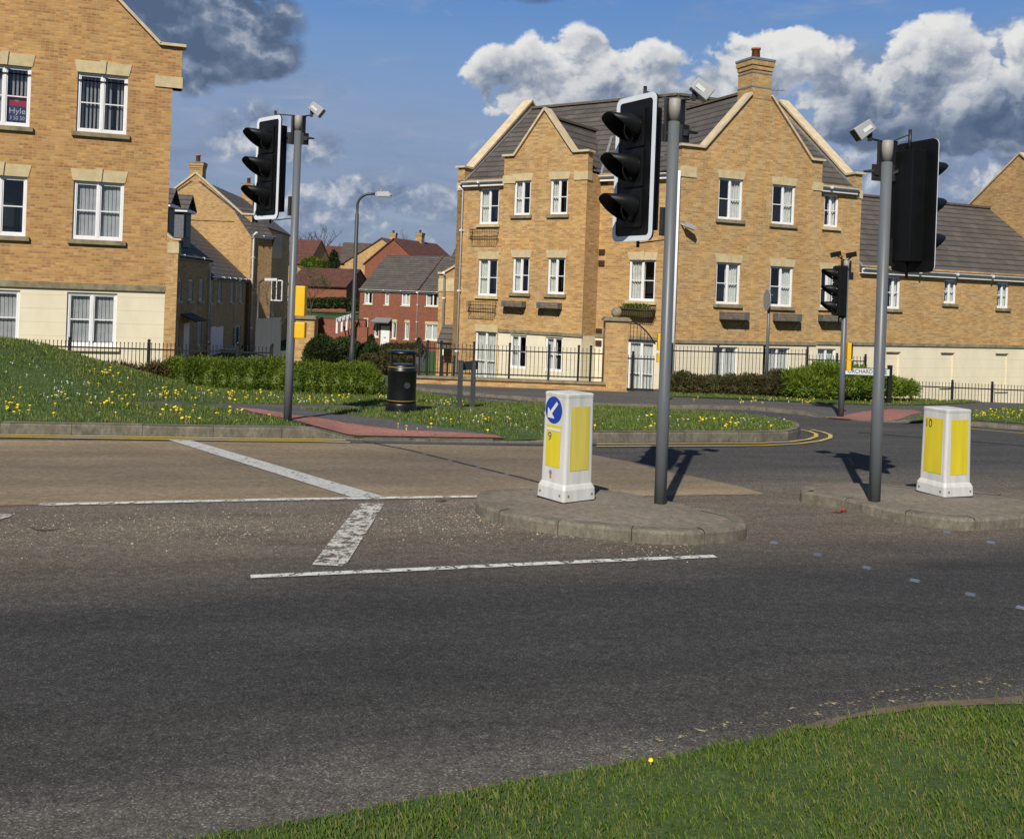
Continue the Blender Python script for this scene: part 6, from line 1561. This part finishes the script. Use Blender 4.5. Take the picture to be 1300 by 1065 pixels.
leafy('hedge', 'long clipped bright green hedge left of the signal pole, along the footpath', 'hedge', hl, 30000, .035, 'hedge', 'bright green clipped hedges', seed=11)
hl = []
for i, u in enumerate(range(384, 470, 16)): hl.append(E(u, 461+rg.uniform(-1, 1.5)+max(0, (u-440)*.12), 513, 21.4, 38, .62))
hl.append(E(474, 473, 512, 21.2, 30, .55))
leafy('hedge', 'clipped bright green hedge between the left signal pole and the litter bin', 'hedge', hl, 17000, .035, 'hedge', 'bright green clipped hedges', seed=12)
leafy('twiggy_shrub', 'reddish brown twiggy shrub at the foot of the left iron railing', 'shrub', [E(150, 468, 492, 20.6, 60, .4), E(195, 466, 490, 21.2, 30, .35), E(120, 468, 486, 20.4, 40, .3)], 3500, .05, 'twig', elong=3.2, core=.3, jit=.4, seed=13)
leafy('shrub', 'dark shaded shrub right of the brick pillar by the left signal', 'shrub', [E(410, 429, 470, 31, 34, .8), E(400, 436, 470, 30.8, 24, .6)], 7000, .06, 'shrub_dk', seed=14)
leafy('shrub', 'mid green bushy shrub behind the street lamp', 'shrub', [E(437, 431, 476, 35.5, 46, .9), E(468, 438, 478, 35, 36, .8), E(425, 436, 474, 34.6, 34, .7)], 9000, .065, 'shrub_dk', seed=15)
leafy('shrub', 'brownish shrub between the street lamp and the litter bin', 'shrub', [E(492, 447, 482, 34.5, 40, .8), E(470, 452, 480, 33.6, 34, .6), E(512, 452, 480, 35, 30, .6)], 8000, .06, 'shrub_br', core=.7, seed=16)
leafy('hedge', 'thin brown hedge before the red brick houses in the distance', 'hedge', [E(u, 437, 456, 62, 22, .6) for u in range(494, 532, 12)], 3500, .09, 'shrub_br', seed=17)
leafy('conifer', 'small dark conifer at the left corner of the red brick houses', 'conifer', [E(471, 428, 446, 76, 9, .4), E(471, 426, 436, 76, 5, .25)], 900, .09, 'shrub_dk', seed=18)
leafy('conifer', 'small dark conifer under the downpipe of the red brick houses', 'conifer', [E(532, 433, 452, 74, 8, .35), E(532, 430, 440, 74, 4, .2)], 900, .09, 'shrub_dk', seed=19)
leafy('hedge', 'distant green hedge below the low brown-roofed garage block', 'hedge', [E(u, 380-(u-400)*.02, 394, 99, 22, 1.0) for u in range(396, 452, 10)], 6000, .14, 'shrub_dk', seed=20)
leafy('bush', 'distant light green bush behind the brown garage roof', 'bush', [E(396, 328, 346, 122, 26, 1.4), E(410, 331, 346, 121, 16, 1.2)], 2600, .16, 'hedge', seed=21)
leafy('conifer', 'distant dark pointed conifer above the brown garage roof', 'conifer', [E(424, 326, 350, 120, 13, .7), E(424, 319, 336, 120, 8, .45)], 1800, .16, 'shrub_dk', seed=22)
bl_ = []
for u in range(862, 1000, 22): bl_.append(E(u, 476+rg.uniform(-1, 4), 507, 28.2+rg.uniform(-.1, .2), 40, .55))
bl_.append(E(866, 474, 505, 28.3, 34, .5)); bl_.append(E(990, 472, 507, 28.3, 44, .55))
leafy('shrub', 'low brown and green shrub bed in front of the tall iron railing', 'shrub', bl_, 17000, .05, 'shrub_br', core=.72, jit=.22, seed=23)
jl = [E(1020, 472, 508, 28, 60, .7), E(1052, 464, 509, 28.1, 64, .8), E(1085, 469, 509, 28, 60, .75), E(1112, 476, 508, 28, 50, .7), E(1140, 484, 506, 28.2, 44, .6), E(1032, 480, 510, 27.6, 60, .6), E(1075, 482, 510, 27.5, 60, .6)]
leafy('juniper', 'spreading bright green juniper around the street name plate', 'juniper', jl, 26000, .05, 'juniper', elong=2.6, jit=.26, seed=24)
def bare_tree(label, base, h, spread, seed, haze=None, nh=0, levels=5, r0=.12, name='bare_tree', cat='tree'):
    rg = random.Random(seed); base = Vector(base); t = thing(name, label, cat, tuple(base)); trunk, crown = MB(), MB(); tips = []
    def grow(p, d, l, r, lv):
        mb = trunk if lv == 0 else crown; pts = [p]; q = p; dd = d
        for k in range(3): dd = (dd+Vector((rg.uniform(-.2, .2), rg.uniform(-.2, .2), .06))).normalized(); q = q+dd*l/3; pts.append(q)
        mb.tube(pts, [r, r*.85, r*.72, r*.6], 5 if lv < 2 else 3, caps=False)
        if lv >= levels: tips.append(q); return
        for k in range(3 if lv < 3 else 2+(rg.random() < .5)):
            a = rg.uniform(0, 6.283); s = spread*rg.uniform(.5, 1.1); nd = (dd+Vector((math.cos(a)*s, math.sin(a)*s, rg.uniform(-.1, .25)))).normalized(); grow(pts[rg.choice((2, 3, 3))], nd, l*rg.uniform(.62, .85), r*.58, lv+1)
    grow(base, Vector((0, 0, 1)), h*.3, r0, 0)
    trunk.build('trunk', 'bark', t); cr = crown.build('crown', 'bark', t)
    if haze:
        V = []; Fc = []
        for _ in range(nh):
            p = rg.choice(tips)+Vector((rg.gauss(0, .15), rg.gauss(0, .15), rg.gauss(0, .15)))*h*.12-t.location; s = h*.012; k = len(V)
            for q in range(3): V.append(tuple(p+Vector((rg.uniform(-s, s), rg.uniform(-s, s), rg.uniform(-s, s)))))
            Fc.append((k, k+1, k+2))
        me = bpy.data.meshes.new('young_leaves'); me.from_pydata(V, [], Fc); me.materials.append(MT[haze]); o = bpy.data.objects.new('young_leaves', me); COL.objects.link(o); o.parent = t
    return t
def treeat(label, u, v0, v1, Y, **k): a, b = at(u, v0, Y), at(u, v1, Y); z = min(b.z, gz(b.x, Y)) ; return bare_tree(label, (b.x, Y, z), (a.z-z)*1.06, k.pop('spread', .8), k.pop('seed', 5), **k)
treeat('wide bare tree on the skyline between the shaded terrace and the lamp post', 409, 287, 335, 155, seed=8, spread=1.0, r0=.42, levels=6)
treeat('smaller bare tree on the skyline just right of the left signal pole', 385, 294, 335, 160, seed=9, spread=1.0, r0=.38, levels=6)
treeat('bare tree crown showing behind the two left chimneys', 272, 222, 300, 92, seed=10, spread=.9, r0=.2)
treeat('distant bare treetop peeping over the pale buff gable', 508, 290, 335, 170, seed=12, spread=1.0, r0=.2)
treeat('slender sapling with a haze of young leaves on the distant lawn', 395, 335, 406, 92, seed=13, spread=.7, r0=.07, haze='haze_tree', nh=1500, name='sapling')
treeat('small bare bush-like tree in the gap behind the left signal pole', 356, 352, 425, 55, seed=14, spread=.8, r0=.06, haze='haze_tree', nh=260, name='sapling')
# ================================================================== SKY
SUN_EL, SUN_AZ = 42.0, math.degrees(math.atan2(-.245, -.97))      # direction towards the sun (x, y)
w = bpy.data.worlds.new('World'); scene.world = w; w.use_nodes = True; nt = w.node_tree; nt.nodes.clear(); g = NG(nt)
wo = g.n('ShaderNodeOutputWorld'); bg = g.n('ShaderNodeBackground'); nt.links.new(bg.outputs[0], wo.inputs[0])
sky = g.n('ShaderNodeTexSky', sky_type='NISHITA'); sky.sun_disc = False; sky.sun_elevation = rad(SUN_EL); sky.sun_rotation = rad(SUN_AZ)
sky.air_density = 1.0; sky.dust_density = .35; sky.ozone_density = 3.0; sky.altitude = 60
tc = g.n('ShaderNodeTexCoord'); sp_ = g.n('ShaderNodeSeparateXYZ'); g.put(sp_.inputs[0], tc.outputs['Generated'])
az = g.math('ARCTAN2', sp_.outputs[0], sp_.outputs[1]); el = g.math('ARCSINE', sp_.outputs[2])
def AE(u, v): x, z = ray(u, v); return math.atan(x), math.atan(z*math.cos(math.atan(x)))
BLOBS = [  # u, v, ru, rv, amp : cumulus banks
    (650, 104, 62, 40, 1.0), (725, 88, 76, 46, 1.1), (800, 98, 70, 42, 1.05), (700, 124, 100, 30, 1.0), (860, 128, 60, 34, .85), (640, 122, 50, 26, .8),
    (985, 88, 72, 50, 1.1), (1050, 102, 66, 50, 1.0), (935, 120, 80, 40, .95), (1010, 140, 110, 34, .95), (1130, 112, 66, 50, 1.0), (1190, 84, 70, 52, 1.15), (1262, 92, 70, 48, 1.1), (1340, 104, 80, 56, 1.0), (1240, 140, 130, 44, 1.05), (1110, 152, 130, 34, 1.0), (1230, 178, 150, 22, .8), (1450, 120, 160, 80, 1.0)]
DARKB = [(270, 22, 100, 66, 1.1), (215, 52, 100, 54, 1.05), (325, 74, 56, 28, .95), (300, 60, 80, 40, 1.0), (160, 20, 120, 60, .9), (60, 30, 150, 60, .7), (640, -6, 110, 12, .6)]
WISP = [(330, 172, 66, 36, 1.05), (300, 165, 46, 26, .8), (400, 190, 50, 24, .85), (450, 242, 80, 18, 1.05), (520, 256, 110, 24, 1.05), (430, 268, 120, 22, .85), (560, 275, 90, 20, .8), (590, 286, 120, 18, .5), (400, 292, 110, 16, .6), (490, 304, 90, 12, .5), (700, 205, 140, 18, .3), (1130, 215, 170, 30, .85), (1250, 205, 130, 34, .95), (1330, 240, 110, 22, .8), (620, 200, 60, 20, .5), (560, 215, 70, 16, .4)]
def field(blobs, a, e):
    tot = None
    for (u, v, ru, rv, amp) in blobs:
        a0, e0 = AE(u, v)
        dv = g.vmath('MULTIPLY', g.vmath('SUBTRACT', AEV, (a0, e0, 0)), (FPX/ru, FPX/rv, 0))
        k = g.mrange(g.vmath('DOT_PRODUCT', dv, dv), 0, 2.1, amp, 0, True)
        tot = k if tot is None else g.math('MAXIMUM', tot, k)
    return tot
_c = g.n('ShaderNodeCombineXYZ'); g.put(_c.inputs[0], az); g.put(_c.inputs[1], el); AEV = _c.outputs[0]
def noise2(v, scale, det, rough=.6, dist=0.0):
    nd = g.n('ShaderNodeTexNoise', noise_dimensions='2D'); g.put(nd.inputs['Vector'], v); nd.inputs['Scale'].default_value = scale
    nd.inputs['Detail'].default_value = det; nd.inputs['Roughness'].default_value = rough; nd.inputs['Distortion'].default_value = dist
    return nd
def vec(a, e, sx, sy, off=0.0):
    return g.vmath('ADD', g.vmath('MULTIPLY', AEV, (sx, sy, 0)), (off, off*1.7, 0))
def puff(v, scale):
    nd = g.n('ShaderNodeTexVoronoi', feature='F1', voronoi_dimensions='2D'); g.put(nd.inputs['Vector'], v); nd.inputs['Scale'].default_value = scale
    nd.inputs['Detail'].default_value = 2; nd.inputs['Roughness'].default_value = .5
    d_ = nd.outputs['Distance']; return g.math('SUBTRACT', .30, g.math('MULTIPLY', d_, d_))
def tex(off, sc_=15, pa=.95, na=.85, da=0.0, de=0.0, warp=.05):
    v0 = g.vmath('ADD', g.vmath('MULTIPLY', AEV, (1, 1.2, 0)), (off+da, off*1.7+de*1.2, 0))
    wv = noise2(v0, 22, 4)
    sc2 = g.n('ShaderNodeVectorMath', operation='SCALE'); g.put(sc2.inputs[0], g.vmath('SUBTRACT', wv.outputs['Color'], (.5, .5, .5))); sc2.inputs['Scale'].default_value = warp
    v1 = g.vmath('ADD', v0, sc2.outputs[0])
    return g.math('ADD', g.math('MULTIPLY', g.math('SUBTRACT', noise2(v1, sc_, 5, .56).outputs[0], .5), na), g.math('MULTIPLY', puff(v1, sc_*1.7), pa))
clear_ = sky.outputs[0]
K = 10.0   # cloud radiance in display units, scaled to the sky strength 0.1
def C(r, g_, b): return (r*K, g_*K, b*K)
elc = g.mrange(el, .02, .29, 0, 1)
grad = g.ramp(elc, [(0, C(.20, .26, .385)), (.25, C(.215, .285, .43)), (.55, C(.235, .32, .50)), (.8, C(.175, .305, .56)), (1, C(.11, .26, .58))])
clear = g.mix(.85, clear_, grad)
n_v = noise2(vec(az, el, 3.0, 11, 4.0), 1.0, 7, .62, .7).outputs[0]; n_v2 = noise2(vec(az, el, 9, 42, 8.0), 1.0, 5, .62, .4).outputs[0]
lowel = g.mrange(el, 0.0, .26, 1.0, 0.0, True)
veil = g.mrange(g.math('ADD', g.math('ADD', g.math('MULTIPLY', n_v, .9), g.math('MULTIPLY', n_v2, .4)), g.math('MULTIPLY', lowel, .22)), .60, 1.0, 0, .9, True)
veilc = g.mix(g.mrange(n_v2, .35, .7, 0, 1), C(.175, .235, .365), C(.31, .375, .52))
c = g.mix(veil, clear, veilc)
c = g.mix(1.0, c, g.mrange(el, .33, .8, 1.0, .30, True), 'MULTIPLY')
c = g.mix(1.0, c, g.mrange(sp_.outputs[1], -.2, .3, .55, 1.0, True), 'MULTIPLY')   # deeper blue overhead
# low broken stratocumulus
tw_ = tex(2.0, 15, .6, 1.1); twu = tex(2.0, 15, .6, 1.1, -.004, .012)
ws = g.math('ADD', field(WISP, az, el), g.math('MULTIPLY', tw_, .8)); wl = g.mrange(g.math('SUBTRACT', tw_, twu), -.45, .60, 0, 1)
c = g.mix(g.mrange(ws, .20, .95, 0, .9, True), c, g.ramp(wl, [(.1, C(.15, .20, .31)), (.45, C(.27, .33, .45)), (.7, C(.44, .48, .56)), (1, C(.64, .66, .69))]))
# dark bank, top left
td = tex(5.0, 11, .55, .9); tdu = tex(5.0, 11, .55, .9, .006, .014)
dk = g.math('ADD', field(DARKB, az, el), g.math('MULTIPLY', td, .6)); dl_ = g.mrange(g.math('SUBTRACT', td, tdu), -.3, .5, 0, 1)
c = g.mix(g.mrange(dk, .22, .66, 0, .96, True), c, g.ramp(dl_, [(.15, C(.085, .125, .205)), (.5, C(.13, .175, .265)), (.75, C(.20, .25, .345)), (1, C(.34, .38, .45))]))
# cumulus
T0 = tex(0.0, 10.5); T1 = tex(0.0, 10.5, .95, .85, -.010, .022); Tn = tex(0.0, 10.5, .95, .85, -.004, .008)
D0 = g.math('ADD', field(BLOBS, az, el), g.math('MULTIPLY', T0, .66))
dd = g.math('ADD', g.math('MULTIPLY', g.math('SUBTRACT', T0, T1), .55), g.math('MULTIPLY', g.math('SUBTRACT', T0, Tn), .6))
hgt_ = g.mrange(el, AE(950, 166)[1], AE(950, 66)[1], -.05, 1)
big = noise2(vec(az, el, 1, 1.4, 11.0), 10, 3, .55).outputs[0]
edge = g.mrange(D0, .3, 1.1, .16, -.10)
lit = g.math('ADD', g.math('ADD', g.math('ADD', g.mrange(dd, -.5, .5, -.04, .42), g.math('MULTIPLY', hgt_, .62)), g.math('MULTIPLY', g.math('SUBTRACT', big, .5), .8)), edge)
cc_ = g.ramp(lit, [(.05, C(.085, .125, .215)), (.24, C(.135, .18, .275)), (.38, C(.235, .285, .38)), (.52, C(.38, .42, .49)), (.66, C(.58, .60, .63)), (.9, C(.78, .78, .77))])
c = g.mix(g.mrange(D0, .17, .50, 0, 1, True), c, cc_)
# below the horizon: dull ground colour
c = g.mix(g.mrange(sp_.outputs[2], -.02, .0, 1, 0), c, C(.10, .12, .12))
nt.links.new(c, bg.inputs[0]); bg.inputs[1].default_value = 0.1
w.cycles.sampling_method = 'MANUAL'; w.cycles.sample_map_resolution = 256
# sun
sd = Vector((-.245, -.97, 0)).normalized()*math.cos(rad(SUN_EL)); sd.z = math.sin(rad(SUN_EL))
lt = bpy.data.lights.new('sun', 'SUN'); lt.energy = 5.0; lt.angle = rad(.55); lt.color = (1, .94, .84)
lo_ = bpy.data.objects.new('sun', lt); COL.objects.link(lo_); lo_.rotation_euler = sd.to_track_quat('Z', 'Y').to_euler()
# camera
cam = bpy.data.cameras.new('camera'); co = bpy.data.objects.new('camera', cam); COL.objects.link(co); scene.camera = co
cam.sensor_fit = 'HORIZONTAL'; cam.sensor_width = 36; cam.lens = FPX/1300*36; cam.shift_y = -(532.5-CV)/1300; cam.clip_end = 3000; cam.clip_start = .05
co.matrix_world = Matrix(((CR, -SR, 0, 0), (0, 0, -1, 0), (SR, CR, 0, CH), (0, 0, 0, 1)))
vs = scene.view_settings; scene.display_settings.display_device = 'sRGB'; vs.view_transform = 'Standard'; vs.look = 'None'; vs.exposure = 0; vs.gamma = 1
scene.render.resolution_x = 1024; scene.render.resolution_y = 838
scene.cycles.max_bounces = 8; scene.cycles.transparent_max_bounces = 12
